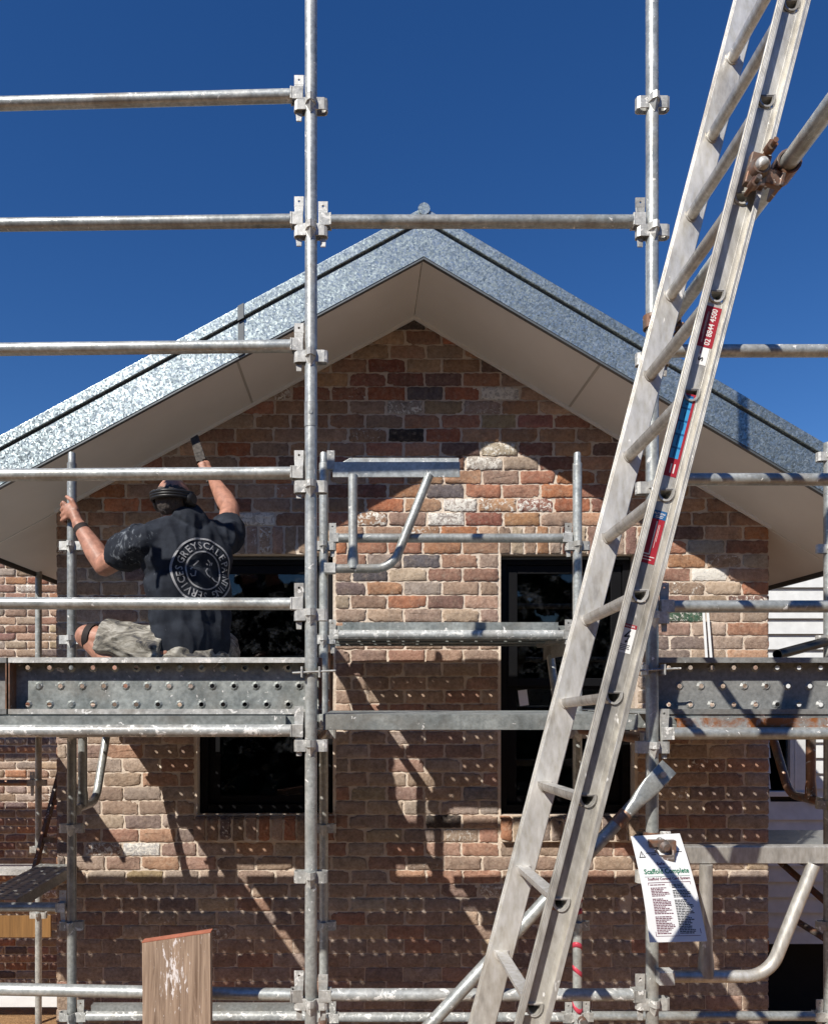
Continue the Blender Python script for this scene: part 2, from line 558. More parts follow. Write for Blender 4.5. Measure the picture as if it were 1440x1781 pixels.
M['sock'] = m_plain('boot_leather', (0.09, 0.06, 0.04), 0.7, 0, 0.3, 30, 0.3)
M['red'] = m_plain('red_vinyl', (0.34, 0.022, 0.035), 0.45, 0, 0.12, 20, 0)
M['blue'] = m_plain('sky_blue_vinyl', (0.05, 0.32, 0.62), 0.45, 0, 0.1, 20, 0)
M['navyblue'] = m_plain('dark_blue_vinyl', (0.015, 0.11, 0.28), 0.45, 0, 0.1, 20, 0)
M['paper'] = m_plain('white_card', (0.80, 0.80, 0.79), 0.6, 0, 0.03, 8, 0.03)
M['greenink'] = m_plain('green_print', (0.01, 0.16, 0.08), 0.7, 0, 0.05, 20, 0)
M['redink'] = m_plain('maroon_print', (0.14, 0.02, 0.05), 0.7, 0, 0.1, 20, 0)
M['blackink'] = m_plain('black_print', (0.02, 0.02, 0.022), 0.7, 0, 0.1, 20, 0)
M['whiteink'] = m_plain('white_print', (0.72, 0.68, 0.66), 0.6, 0, 0.05, 20, 0)
M['timber'] = m_timber('rough_sawn_timber', (0.16, 0.10, 0.065), (0.52, 0.38, 0.275), (-0.01, 0.0, 0.42 * (ZC - 0.994)))
M['orange'] = m_plain('orange_end_paint', (0.42, 0.15, 0.09), 0.6, 0, 0.2, 30, 0.1)
M['ply'] = m_timber('orange_formwork_ply', (0.20, 0.10, 0.03), (0.28, 0.15, 0.05))  # orange lowered so the colour carries the shade on the board
M['pink'] = m_plain('red_and_white_tape', (0.50, 0.05, 0.08), 0.4, 0, 0.2, 20, 0)
M['bristle'] = m_plain('dried_paint_bristle', (0.07, 0.062, 0.055), 0.9, 0, 0.6, 60, 0.6)

# ------------------------------------------------------------------ ground
g = MB()
g.add([(-400, -400, 0), (400, -400, 0), (400, 400, 0), (-400, 400, 0)], [(0, 1, 2, 3)])
ground = g.build('ground', M['dirt']); ground['kind'] = 'structure'

# unseen trees added behind the camera to cut low sky light; mirrored in glass
hg = MB()
hr = random.Random(3)
for i in range(5200):
    c = Vector((hr.uniform(-36, 36), -12.5 + hr.gauss(0, 1.1), 0)); c.z = 10.5 * hr.random() ** 0.7 * (0.8 + 0.25 * math.sin(c.x * 0.5) + 0.15 * math.sin(c.x * 1.7))
    q = Matrix.Rotation(hr.uniform(0, 6.28), 3, 'Z') @ Matrix.Rotation(hr.uniform(-1, 1), 3, 'X')
    s_ = hr.uniform(0.32, 0.75)
    hg.add([c + q @ Vector((s_ * math.cos(k * 1.0472) * hr.uniform(0.6, 1), hr.uniform(-0.2, 0.2), s_ * math.sin(k * 1.0472) * hr.uniform(0.6, 1))) for k in range(6)], [(0, 1, 2), (0, 2, 3), (0, 3, 4), (0, 4, 5)])
core = [(-37 + 0.5 * i, 5.2 + 1.1 * math.sin(i * 0.37) + 0.7 * math.sin(i * 1.13 + 2)) for i in range(149)]
hg.prism([(-37, -13.4, -0.1)] + [(x_, -13.4, z_) for x_, z_ in core] + [(37, -13.4, -0.1)], (0, -1.6, 0))
hg = hg.build('sky_blocking_trees', m_plain('dark_foliage', (0.035, 0.05, 0.022), 0.8, 0, 0.4, 3, 0), None, 0, (0, -12.5, 0))
tag(hg, 'dark belt of trees added behind the camera to block low sky light, reflected in the window glass', 'trees'); hg['kind'] = 'stuff'

# ------------------------------------------------------------------ brick house
YW = 4.84; SW = F / YW                # gable wall plane and its pixels per metre
YFAS = 4.16                           # barge plane
def wx(px): return (px - VX) / SW
def wz(py): return ZC + (VY - py) / SW
XA, ZA = wx(720), wz(552)             # inner apex of the soffit on the wall
XL, XR = wx(100), wx(1335)            # wall corners
ML, MR = 0.540, 0.590                 # roof pitches left and right of the apex
XEL, XER = XL - 0.51, XR + 0.47       # eave edges
def soff(x): return ZA - (ML * (XA - x) if x < XA else MR * (x - XA))

house = thing('brick_house', (XA, YW, 0), 'gabled house of recycled red and brown bricks with zinc barge boards and black windows', 'house')

BRICKS = [((0.29, 0.165, 0.12), 3.5), ((0.30, 0.135, 0.085), 2.4), ((0.31, 0.21, 0.15), 5), ((0.27, 0.19, 0.14), 5),
          ((0.36, 0.275, 0.21), 4), ((0.29, 0.235, 0.20), 4), ((0.38, 0.285, 0.19), 1.0), ((0.14, 0.105, 0.098), 1.2),
          ((0.20, 0.115, 0.095), 2), ((0.34, 0.175, 0.10), 1.0)]
_bc = [b[0] for b in BRICKS]; _bw = [b[1] for b in BRICKS]
rng = random.Random(41)

def brick_shape(mb, O, U, V, N, u0, u1, v0, v1, col, paint, prot=0.008, rough=1.0):
    """one worn brick: an uneven rounded outline raised from the mortar bed"""
    O = Vector(O); U = Vector(U); V = Vector(V); N = Vector(N)
    w = u1 - u0; h = v1 - v0
    r = min(0.0045, h * 0.2)
    nu = max(2, int(w / 0.019)); nv = max(2, int(h / 0.019))
    out = []
    for i in range(nu + 1): out.append((u0 + r + (w - 2 * r) * i / nu, v0))
    for i in range(nv + 1): out.append((u1, v0 + r + (h - 2 * r) * i / nv))
    for i in range(nu + 1): out.append((u1 - r - (w - 2 * r) * i / nu, v1))
    for i in range(nv + 1): out.append((u0, v1 - r - (h - 2 * r) * i / nv))
    n = len(out)
    jit = [(rng.gauss(0, 0.0024) * rough, rng.gauss(0, 0.0021) * rough) for _ in out]
    for _c in range(2):
      if rng.random() < 0.26 * rough:   # a chipped corner
        k = rng.choice([0, nu, nu + nv + 2, 2 * nu + nv + 2]) % n
        cu, cv = (u0 + u1) / 2, (v0 + v1) / 2
        for q in (-1, 0, 1):
            p = out[(k + q) % n]; jit[(k + q) % n] = (rng.uniform(0.004, 0.014) * (1 if p[0] < cu else -1), rng.uniform(0.003, 0.012) * (1 if p[1] < cv else -1))
    out = [(a + b, c + d) for (a, c), (b, d) in zip(out, jit)]
    cu, cv = (u0 + u1) / 2, (v0 + v1) / 2
    tilt = rng.gauss(0, 0.010); p2 = prot * rng.uniform(0.7, 1.25)
    def pt(a, b, nn): return O + U * a + V * b + N * nn
    vs = [pt(a, b, -0.004) for a, b in out]
    vs += [pt(a, b, p2 * 0.75) for a, b in out]
    def ins(a, b, d):
        return (a - d * (1 if a > cu else -1) if abs(a - cu) > w / 2 - 0.02 else a, b - d * (1 if b > cv else -1) if abs(b - cv) > h / 2 - 0.012 else b)
    i1 = [ins(a, b, 0.003) for a, b in out]
    vs += [pt(a, b, p2 + (a - cu) * tilt + rng.gauss(0, 0.0005)) for a, b in i1]
    ux = max(0.0, w / 2 - 0.03)
    i2 = [(min(max(a, cu - ux), cu + ux), cv + (b - cv) * 0.35) for a, b in i1]
    vs += [pt(a, b, p2 + 0.0012 + (a - cu) * tilt + rng.gauss(0, 0.0005)) for a, b in i2]
    b0 = len(mb.v)
    mb.add(vs, [])
    for q in range(3):
        for i in range(n):
            j = (i + 1) % n
            mb.f.append([b0 + q * n + i, b0 + q * n + j, b0 + (q + 1) * n + j, b0 + (q + 1) * n + i]); mb.m.append(mb.cm); mb.s.append(q == 2)
    mb.f.append(list(range(b0 + 3 * n, b0 + 4 * n))); mb.m.append(mb.cm); mb.s.append(True)
    mb.col.extend([(*col, paint)] * (len(mb.v) - b0))


def pick():
    c = rng.choices(_bc, _bw)[0]
    k = rng.uniform(0.90, 1.42); t = rng.uniform(0.95, 1.05)
    paint = 0.0 if rng.random() < 0.90 else rng.uniform(0.22, 0.45)
    if rng.random() < 0.35: paint = max(paint, rng.uniform(0.08, 0.2))
    return (c[0] * k, c[1] * k * t, c[2] * k), paint


# bed joints: photo row of every course (old courses, fitted to the photograph)
_anch = [(-12, 450), (-6, 600), (0, 745), (10, 988), (23, 1295), (29, 1441.7), (36, 1610), (43, 1781), (66, 2345)]
def bedrow(k):
    for (a, ya), (b, yb) in zip(_anch, _anch[1:]):
        if k <= b:
            return ya + (yb - ya) * (k - a) / (b - a)
    return 2345

W1 = (wx(343), wx(579)); W2 = (wx(871), wx(1104)); WZ0, WZ1 = wz(1418), wz(964)    # window openings

SPECIAL = [  # bricks one can pick out in the photograph: pixel, colour, paint
    (1238, 1005, (0.6, 0.6, 0.58), 0.55), (703, 757, (0.02, 0.02, 0.022), 0.0), (873, 783, (0.5, 0.42, 0.3), 0.42),
    (838, 808, (0.45, 0.4, 0.35), 0.45), (905, 808, (0.36, 0.27, 0.2), 0.12), (803, 880, (0.45, 0.38, 0.34), 0.5), (767, 903, (0.45, 0.4, 0.37), 0.47),
    (740, 978, (0.12, 0.11, 0.125), 0.0), (640, 1000, (0.085, 0.08, 0.095), 0.1), (455, 902, (0.5, 0.47, 0.42), 0.48), (700, 708, (0.35, 0.3, 0.26), 0.42),
    (837, 710, (0.36, 0.26, 0.22), 0.36), (893, 687, (0.5, 0.48, 0.45), 0.5), (733, 687, (0.10, 0.085, 0.10), 0.0), (770, 708, (0.34, 0.24, 0.13), 0.0),
    (870, 735, (0.38, 0.29, 0.16), 0.0), (935, 735, (0.42, 0.16, 0.13), 0.05), (727, 562, (0.06, 0.05, 0.05), 0.15), (237, 1475, (0.5, 0.5, 0.5), 0.47),
    (645, 1573, (0.48, 0.42, 0.34), 0.2), (773, 1430, (0.02, 0.02, 0.022), 0.05), (842, 1382, (0.22, 0.215, 0.23), 0.1), (1210, 1078, (0.03, 0.12, 0.07), 0.38),
    (700, 1048, (0.45, 0.17, 0.08), 0.0), (760, 855, (0.42, 0.15, 0.085), 0.0), (690, 855, (0.40, 0.18, 0.08), 0.0), (840, 856, (0.44, 0.17, 0.09), 0.0),
    (900, 856, (0.40, 0.19, 0.12), 0.0), (770, 855, (0.14, 0.12, 0.13), 0.0), (835, 904, (0.28, 0.085, 0.055), 0.0), (900, 904, (0.42, 0.21, 0.09), 0.0),
    (750, 953, (0.42, 0.19, 0.09), 0.0), (680, 1024, (0.40, 0.20, 0.1), 0.0), (820, 1000, (0.30, 0.15, 0.10), 0.0), (720, 1024, (0.38, 0.31, 0.26), 0.22),
    (665, 637, (0.24, 0.07, 0.045), 0.0), (250, 1525, (0.34, 0.25, 0.13), 0.05), (1205, 980, (0.42, 0.20, 0.09), 0.0), (1300, 1100, (0.40, 0.19, 0.11), 0.0),
    (1240, 955, (0.36, 0.34, 0.31), 0.22), (1310, 1080, (0.36, 0.27, 0.2), 0.1), (640, 1380, (0.4, 0.33, 0.22), 0.1), (430, 1330, (0.26, 0.13, 0.08), 0.0),
    (845, 1400, (0.36, 0.3, 0.26), 0.1), (630, 1300, (0.42, 0.34, 0.3), 0.2)]

bw = MB(); bw.col = []
MO = 0.0085    # half joint
O = Vector((0, YW, 0)); U = Vector((1, 0, 0)); V = Vector((0, 0, 1)); N = Vector((0, -1, 0))
pitch = 65.5 / SW
for k in range(-9, 66):
    y0, y1 = bedrow(k), bedrow(k + 1)
    z1, z0 = wz(y0) - MO * 0.62, wz(y1) + MO * 0.62
    if z1 < 0.02: break
    tight = 0.5 if k >= 36 else 1.0
    if tight < 1: z1 += 0.003; z0 -= 0.003
    base = wx(703 if k % 2 else 674) + rng.uniform(-0.012, 0.012)
    xs = []
    x = base
    while x > XL - pitch: x -= pitch
    edges = [XL]
    while x < XR + pitch:
        if x > XL + 0.05 and x < XR - 0.05: edges.append(x + rng.uniform(-0.009, 0.009))
        x += pitch
    edges.append(XR)
    for e0, e1 in zip(edges, edges[1:]):
        spans = [(e0, e1)]
        for (a, b) in (W1, W2):
            ns = []
            lo = WZ0 - (wz(1418) - wz(1464)); hi = WZ1 + (wz(915.5) - wz(963.7))
            if z1 > lo + 0.02 and z0 < hi - 0.02:
                aa, bb_ = (a - 0.012, b + 0.012)
                for (p, q) in spans:
                    if q <= aa or p >= bb_: ns.append((p, q))
                    else:
                        if p < aa - 0.03: ns.append((p, aa))
                        if q > bb_ + 0.03: ns.append((bb_, q))
                spans = ns
        for (p, q) in spans:
            if q - p < 0.04: continue
            xm = (p + q) / 2
            if z0 > max(soff(p), soff(q)) + 0.02: continue
            c, pa = pick()
            if k < 9: c = (min(c[0] * 1.12, 0.6), c[1] * 0.95, c[2] * 0.85)
            if k >= 13: c = tuple(0.68 * a_ + 0.32 * b_ for a_, b_ in zip(c, (0.42, 0.335, 0.275)))
            for sx, sy, sc, sp in SPECIAL:
                if p <= wx(sx) <= q and y0 <= sy <= y1: c, pa = tuple(0.78 * q_ + 0.22 * (0.5 * sum(sc) / 3 + 0.10 * t_) for q_, t_ in zip(sc, (1.25, 1.0, 0.8))), sp
            if k == 34 and p <= wx(1087) <= q:          # a knocked out half brick
                brick_shape(bw, O, U, V, N, p + MO, wx(1077), z0, z1, c, pa)
                if q - wx(1100) > 0.05: brick_shape(bw, O, U, V, N, wx(1098), q - MO, z0, z1, c, pa)
                continue
            m0 = MO * tight
            brick_shape(bw, O, U, V, N, p + (m0 if p != XL else 0.0), q - (m0 if q != XR else 0.0), z0, z1, c, pa, 0.0068 if tight == 1 else 0.005, tight)
# soldier courses over the windows, sloping rowlock sills under them
for (a, b) in (W1, W2):
    nb = int(round((b - a + 0.03) / (22.6 / SW)))
    st = (b - a + 0.03) / nb
    for i in range(nb):
        u0 = a - 0.015 + st * i
        c, pa = pick()
        brick_shape(bw, O, U, V, N, u0 + 0.008, u0 + st - 0.008, wz(963.2), wz(916.5), c, pa)
        c, pa = pick()
        sl = Vector((0, -0.34, 0.94)).normalized()
        brick_shape(bw, O + Vector((0, -0.045, 0)), U, V, N, u0 + 0.007, u0 + st - 0.007, wz(1460), wz(1423), c, pa, 0.012)
        brick_shape(bw, (0, YW - 0.055, wz(1423)), U, Vector((0, 1, 0.12)), Vector((0, -0.12, 1)), u0 + 0.007, u0 + st - 0.007, 0.004, 0.115, c, pa, 0.006)
# the two side walls of the gable block
for (xc, nx) in ((XL, -1), (XR, 1)):
    for k in range(5, 66):
        y0, y1 = bedrow(k), bedrow(k + 1)
        z1, z0 = wz(y0) - MO * 0.62, wz(y1) + MO * 0.62
        if z1 < 0.02: break
        if z0 > soff(xc): continue
        yy = 0.0 if k % 2 else -0.12
        while yy < 3.2:
            p, q = max(yy, 0.0), yy + 0.24
            c, pa = pick()
            brick_shape(bw, (xc, YW, 0), Vector((0, 1, 0)), V, Vector((nx, 0, 0)), p + (MO if p else 0), q - MO, z0, z1, c, pa)
            yy += 0.24
# mortar bed / wall body with the window openings
mw = MB(); T = 0.24
zt = soff(XL) + 0.08
def wallbox(mb, x0, x1, z0, z1): mb.bb(x0, x1, YW, YW + T, z0, z1)
wallbox(mw, XL, W1[0], -0.05, WZ1); wallbox(mw, W1[1], W2[0], -0.05, WZ1); wallbox(mw, W2[1], XR, -0.05, WZ1)
wallbox(mw, W1[0], W1[1], -0.05, WZ0); wallbox(mw, W2[0], W2[1], -0.05, WZ0)
ztop = min(soff(XL), soff(XR)) + 0.06
mw.prism([(XL, YW, WZ1), (XR, YW, WZ1), (XR, YW, soff(XR) + 0.05), (XA, YW, ZA + 0.06), (XL, YW, soff(XL) + 0.05)], (0, T, 0))
mw.bb(XL, XL + T, YW + T, 8.1, -0.05, soff(XL) + 0.05)
mw.bb(XR - T, XR, YW + T, 8.1, -0.05, soff(XR) + 0.05)
for (a, b) in (W1, W2):      # bed under the sill bricks
    mw.prism([(a, YW - 0.048, wz(1462)), (a, YW - 0.0005, wz(1462)), (a, YW - 0.0005, wz(1422)), (a, YW - 0.048, wz(1424))], (b - a, 0, 0))
wall = mw.build('wall', M['mortar'], house)
bricks_col = bw.col
bk = MB(); bk.v, bk.f, bk.m, bk.s, bk.col = bw.v, bw.f, bw.m, bw.s, bw.col
bk.build('brickwork', M['brick'], wall)

# recessed wing on the left, a good way back
YB = 8.1
wing = MB(); wing.col = []
x0w, x1w = -7.2, XL
zz = ZC + 0.0
k = 0
z = 0.0
while z < 5.15:
    xx = x0w - (0.12 if k % 2 else 0.0)
    while xx < x1w:
        p, q = max(xx, x0w), min(xx + 0.24, x1w)
        if q - p > 0.05:
            c, pa = pick()
            brick_shape(wing, (0, YB, 0), U, V, N, p + MO, q - MO, z + 0.008, z + 0.079, c, pa, 0.012)
        xx += 0.24
    z += 0.0872; k += 1
wm = MB(); wm.bb(x0w, x1w, YB, YB + T, -0.05, 5.2); wm.bb(x1w, XR, YB, YB + T, -0.05, soff(XR) + 0.05)
wg = wm.build('wing_wall', M['mortar'], house)
wing.build('brickwork', M['brick'], wg)
wr = MB()
wr.prism([(x0w - 0.3, 7.9, 5.2), (x0w - 0.3, 12.0, 5.35), (x0w - 0.3, 12.0, 5.42), (x0w - 0.3, 7.9, 5.27)], (x1w - x0w + 0.25, 0, 0))
wr.build('wing_roof', M['spangle'], house)

# rooms behind the windows
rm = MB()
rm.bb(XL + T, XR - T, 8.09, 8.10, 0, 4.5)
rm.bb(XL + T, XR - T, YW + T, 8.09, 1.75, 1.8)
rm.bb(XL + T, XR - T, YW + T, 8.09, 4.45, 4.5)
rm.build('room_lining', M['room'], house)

# windows
for wi, (a, b) in enumerate((W1, W2)):
    fr = MB(); yf = YW + 0.075; fw = 0.05
    z0, z1 = WZ0 + 0.004, WZ1 - 0.004
    a2, b2 = a + 0.003, b - 0.003
    fr.bb(a2, a2 + fw, yf, yf + 0.09, z0, z1); fr.bb(b2 - fw, b2, yf, yf + 0.09, z0, z1)
    fr.bb(a2 + fw, b2 - fw, yf, yf + 0.09, z1 - fw, z1); fr.bb(a2 + fw, b2 - fw, yf, yf + 0.09, z0, z0 + fw)
    win = fr.build('window', M['black'], house, 0.003)
    zm = wz(1188)
    for nm, s0, s1, yo in (('upper_sash', zm - 0.02, z1 - fw - 0.003, 0.012), ('lower_sash', z0 + fw + 0.003, zm + 0.018, 0.045)):
        sh = MB(); sw = 0.07; ya = yf + yo
        aa, bb_ = a2 + fw + 0.003, b2 - fw - 0.003
        sh.bb(aa, aa + sw, ya, ya + 0.03, s0, s1); sh.bb(bb_ - sw, bb_, ya, ya + 0.03, s0, s1)
        sh.bb(aa + sw, bb_ - sw, ya, ya + 0.03, s1 - sw * 0.8, s1); sh.bb(aa + sw, bb_ - sw, ya, ya + 0.03, s0, s0 + sw * 0.75)
        so = sh.build(nm, M['black'], win, 0.003)
        gl = MB(); gl.bb(aa + sw - 0.006, bb_ - sw + 0.006, ya + 0.012, ya + 0.018, s0 + sw * 0.7, s1 - sw * 0.75)
        # third level stays within thing > part > sub-part: panes hang on the window itself
        gl.build('pane', M['glass'], win)
    st = MB(); st.bb(a2 + 0.01, b2 - 0.01, yf - 0.012, yf - 0.002, z1 - 0.018, z1 - 0.004)
    st.build('head_flashing', M['zinc'], win)

# paper notice stuck inside the right window
nt_ = MB(); c0 = P(910, 1214, YW + 0.125)
nt_.box(c0, (0.03, 0.0015, 0.052), (Vector((0.99, 0, 0.13)).normalized(), Vector((0, 1, 0)), Vector((-0.13, 0, 0.99)).normalized()))
tag(nt_.build('paper_notice', M['paper'], None, 0, c0), 'small white paper notice stuck on the middle rail of the right black window', 'notice')

# raked soffit, boxed on both sides
sf = MB()
YR = 8.6
th = 0.012
def rake(mb, x0, x1, dz0, dz1, y0, y1):
    mb.prism([(x0, y0, soff(x0) + dz0), (x1, y0, soff(x1) + dz0), (x1, y0, soff(x1) + dz1), (x0, y0, soff(x0) + dz1)], (0, y1 - y0, 0))
YSF = YFAS + 0.03
sheets = [XEL + 0.02, wx(440), XA, wx(988), XER - 0.02]
for a, b in zip(sheets, sheets[1:]):
    rake(sf, a + 0.002, b - 0.002, 0.0, th, YSF, YW + 0.02)
rake(sf, XEL + 0.02, XL - 0.001, 0.0, th, YW + 0.024, YR)
rake(sf, XR + 0.001, XER - 0.02, 0.0, th, YW + 0.024, YR)
soffit = sf.build('soffit', M['soffit'], house)
tr = MB()
for a, b in ((XL - 0.01, XA), (XA, XR + 0.01)):
    tr.prism([(a, YW - 0.030, soff(a) - 0.022), (b, YW - 0.030, soff(b) - 0.022), (b, YW - 0.030, soff(b) - 0.001), (a, YW - 0.030, soff(a) - 0.001)], (0, 0.018, 0))
for a, b in ((XEL + 0.03, XL - 0.011), (XR + 0.011, XER - 0.03)):
    tr.prism([(a, YW + 0.016, soff(a) - 0.005), (b, YW + 0.016, soff(b) - 0.005), (b, YW + 0.016, soff(b) - 0.001), (a, YW + 0.016, soff(a) - 0.001)], (0, 0.012, 0))
tr.build('soffit_trim', M['trim'], soffit)
# joint covers on the sheets
for xj in (sheets[1], sheets[3]):
    jc = MB()
    jc.prism([(xj - 0.006, YSF, soff(xj - 0.006) - 0.0025), (xj + 0.006, YSF, soff(xj + 0.006) - 0.0025), (xj + 0.006, YSF, soff(xj + 0.006) - 0.0002), (xj - 0.006, YSF, soff(xj - 0.006) - 0.0002)], (0, YW - 0.035 - YSF, 0))
    jc.build('sheet_joint', M['joint'], soffit)

# roof sheets
XAF, ZAF = P(737, 445, YFAS).x, P(737, 445, YFAS).z
rf = MB()
up = 0.235
for a, b in ((XEL - 0.05, XA), (XA, XER + 0.05)):
    rake(rf, a, b, up, up + 0.035, YFAS + 0.03, YR + 0.2)
roof = rf.build('roof', M['spangle'], house)
# barge boards: a deep zinc face, a shadow groove, a capping roll
def barge(mb, side, d0, d1, y0, y1):
    # d0,d1: heights above the lower edge line, measured upright
    m = ML if side < 0 else MR
    xe = XEL - 0.02 if side < 0 else XER + 0.02
    def z(x): return ZAF - m * abs(x - XAF)
    mb.prism([(xe, y0, z(xe) + d0), (XAF, y0, z(XAF) + d0), (XAF, y0, z(XAF) + d1), (xe, y0, z(xe) + d1)], (0, y1 - y0, 0))
FS = F / YFAS
for side in (-1, 1):
    bf = MB()
    k = 1.0 if side < 0 else 1.0
    barge(bf, side, 0.0, 0.183, YFAS, YFAS + 0.028)
    bb1 = bf.build('barge_board', M['spangle'], house)
    gb = MB(); barge(gb, side, 0.185, 0.1995, YFAS + 0.008, YFAS + 0.028); gb.build('shadow_groove', M['zinc'], bb1)
    lb = MB(); barge(lb, side, -0.014, -0.001, YFAS + 0.003, YFAS + 0.028); lb.build('drip_edge', M['zinc'], bb1)
    cp = MB(); barge(cp, side, 0.200, 0.268, YFAS - 0.012, YFAS + 0.10); cp.build('barge_capping', M['spangle'], house, 0.004)
# soldered strap over the left barge
sp_ = MB()
pz = P(417, 580, YFAS - 0.016)
for dz0, dz1, yy in ((0.19, 0.272, YFAS - 0.016), (-0.002, 0.183, YFAS - 0.004)):
    x0, x1 = pz.x - 0.012, pz.x + 0.022
    m = ML
    f0 = lambda x: ZAF - ML * abs(x - XAF)
    sp_.prism([(x0, yy, f0(x0) + dz0), (x1, yy, f0(x1) + dz0), (x1, yy, f0(x1) + dz1), (x0, yy, f0(x0) + dz1)], (0, 0.0038, 0))
sp_.build('joint_strap', M['zinc'], house)
rc = MB()
rc.sweep([(XAF, YFAS - 0.022, ZAF + 0.252), (XAF, YR + 0.2, ZAF + 0.252)], 0.033, 16)
rc.build('ridge_capping', M['spangle'], house)
# eave gutters
for xe, nx in ((XEL, -1), (XER, 1)):
    zb = soff(xe) - 0.02; ga = MB()
    ga.bb(xe - 0.006, xe + 0.006, YFAS + 0.03, YR, zb, zb + 0.2)
    ga.bb(xe + nx * 0.006, xe + nx * 0.11, YFAS + 0.03, YR, zb + 0.05, zb + 0.056)
    ga.bb(xe + nx * 0.11, xe + nx * 0.116, YFAS + 0.03, YR, zb + 0.05, zb + 0.15)
    ga.build('gutter', M['zinc'], house)

# ------------------------------------------------------------------ weatherboard house on the right
YN = 7.2
wbx0, wbx1 = 3.2, 8.5
wb_thing = thing('weatherboard_house', (5.5, YN, 0), 'white weatherboard house behind the right corner of the brick gable', 'house')
bm_ = MB()
zb = ZC + (VY - 1641) / F * YN
wxa, wxb = P(1338, 0, YN).x, P(1409, 0, YN).x       # window opening
wza, wzb = P(0, 1376, YN).z, P(0, 1225, YN).z
z = zb; ex = 0.149
while z < 4.9:
    segs = [(wbx0, wbx1)]
    if z + ex > wza + 0.01 and z < wzb: segs = [(wbx0, wxa), (wxb, wbx1)]
    for a, b in segs:
        bm_.prism([(a, YN - 0.026, z), (a, YN, z), (a, YN + 0.02, z + ex + 0.02), (a, YN + 0.012, z + ex + 0.02)], (b - a, 0, 0))
    z += ex
bm_.build('wall', M['weather'], wb_thing)
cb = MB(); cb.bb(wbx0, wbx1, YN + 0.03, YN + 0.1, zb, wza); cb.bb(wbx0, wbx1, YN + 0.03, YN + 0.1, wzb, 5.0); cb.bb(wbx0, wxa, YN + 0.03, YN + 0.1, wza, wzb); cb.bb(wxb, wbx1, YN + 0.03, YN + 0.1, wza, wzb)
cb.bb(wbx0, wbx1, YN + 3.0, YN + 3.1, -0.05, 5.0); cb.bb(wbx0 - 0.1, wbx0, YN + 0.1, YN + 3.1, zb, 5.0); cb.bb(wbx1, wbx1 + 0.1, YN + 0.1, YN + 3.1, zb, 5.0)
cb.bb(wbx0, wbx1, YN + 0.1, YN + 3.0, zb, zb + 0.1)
cb.bb(wbx0, wbx1, YN + 0.45, YN + 0.5, -0.05, zb - 0.001)  # near-black sheet stands in for the shade under the floor
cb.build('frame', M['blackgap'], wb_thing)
ww = MB(); xm = P(1371, 0, YN).x; xn = P(1398, 0, YN).x
ww.bb(xm, xn, YN - 0.03, YN + 0.05, wza, wzb)
ww.bb(xm + 0.04, xm + 0.06, YN - 0.036, YN - 0.0305, wza, wzb)
ww.bb(wxa - 0.05, wxb + 0.02, YN - 0.045, YN + 0.05, wza - 0.05, wza - 0.001)
wo = ww.build('window', M['weather'], wb_thing, 0.003)
wq = MB(); wq.bb(wxa + 0.005, xm - 0.002, YN + 0.01, YN + 0.016, wza + 0.002, wzb); wq.build('pane', M['glass'], wo)
rr = MB(); rr.prism([(wbx0 - 0.3, YN - 0.2, 5.0), (wbx0 - 0.3, YN + 3.4, 5.25), (wbx0 - 0.3, YN + 3.4, 5.32), (wbx0 - 0.3, YN - 0.2, 5.07)], (wbx1 - wbx0 + 0.6, 0, 0))
rr.build('roof', M['spangle'], wb_thing)

# ------------------------------------------------------------------ scaffold
YF, YB_ = 2.93, 3.96                 # front and back rows
def fx(px): return (px - VX) / F * YF
def fz(py): return ZC + (VY - py) / F * YF
def bx_(px): return (px - VX) / F * YB_
def bz(py): return ZC + (VY - py) / F * YB_
X0, X1, X2, X3 = fx(-52), fx(541), fx(1134), fx(1727)
RT = 0.0242

def pressing(X, Y, zn, front='v'):
    m = MB(); m.cm = 0
    h = 0.023
    def rot(pts, a):
        c, s_ = math.cos(a), math.sin(a)
        return [(X + p[0] * c - p[1] * s_, Y + p[0] * s_ + p[1] * c) for p in pts]
    U_ = [(0.019, -0.017), (0.052, -0.0165), (0.061, -0.012), (0.0645, 0.0), (0.061, 0.012), (0.052, 0.0165), (0.019, 0.017)]
    Vv = [(0.016, -0.021), (0.040, -0.011), (0.047, 0.0), (0.040, 0.011), (0.016, 0.021)]
    for a in (0, math.pi):
        m.strap(rot(U_, a), zn - h, zn + h, 0.0045)
    for a in (math.pi / 2, -math.pi / 2):
        # V press: narrows downwards like a spout
        p0 = rot(Vv, a)
        m.strap(p0, zn - h * 0.2, zn + h, 0.0045)
        d = Vector((math.cos(a), math.sin(a), 0)); e = Vector((-d.y, d.x, 0)); c = Vector((X, Y, zn))
        for sgn in (-1, 1):
            m.add([c + d * 0.020 + e * (0.020 * sgn) + Vector((0, 0, -h * 0.2)), c + d * 0.047 + Vector((0, 0, -h * 0.2)), c + d * 0.026 + Vector((0, 0, -h * 1.9)),
                   c + d * 0.020 + e * (0.016 * sgn) + Vector((0, 0, -h * 1.2))], [(0, 1, 2, 3)])
    return m

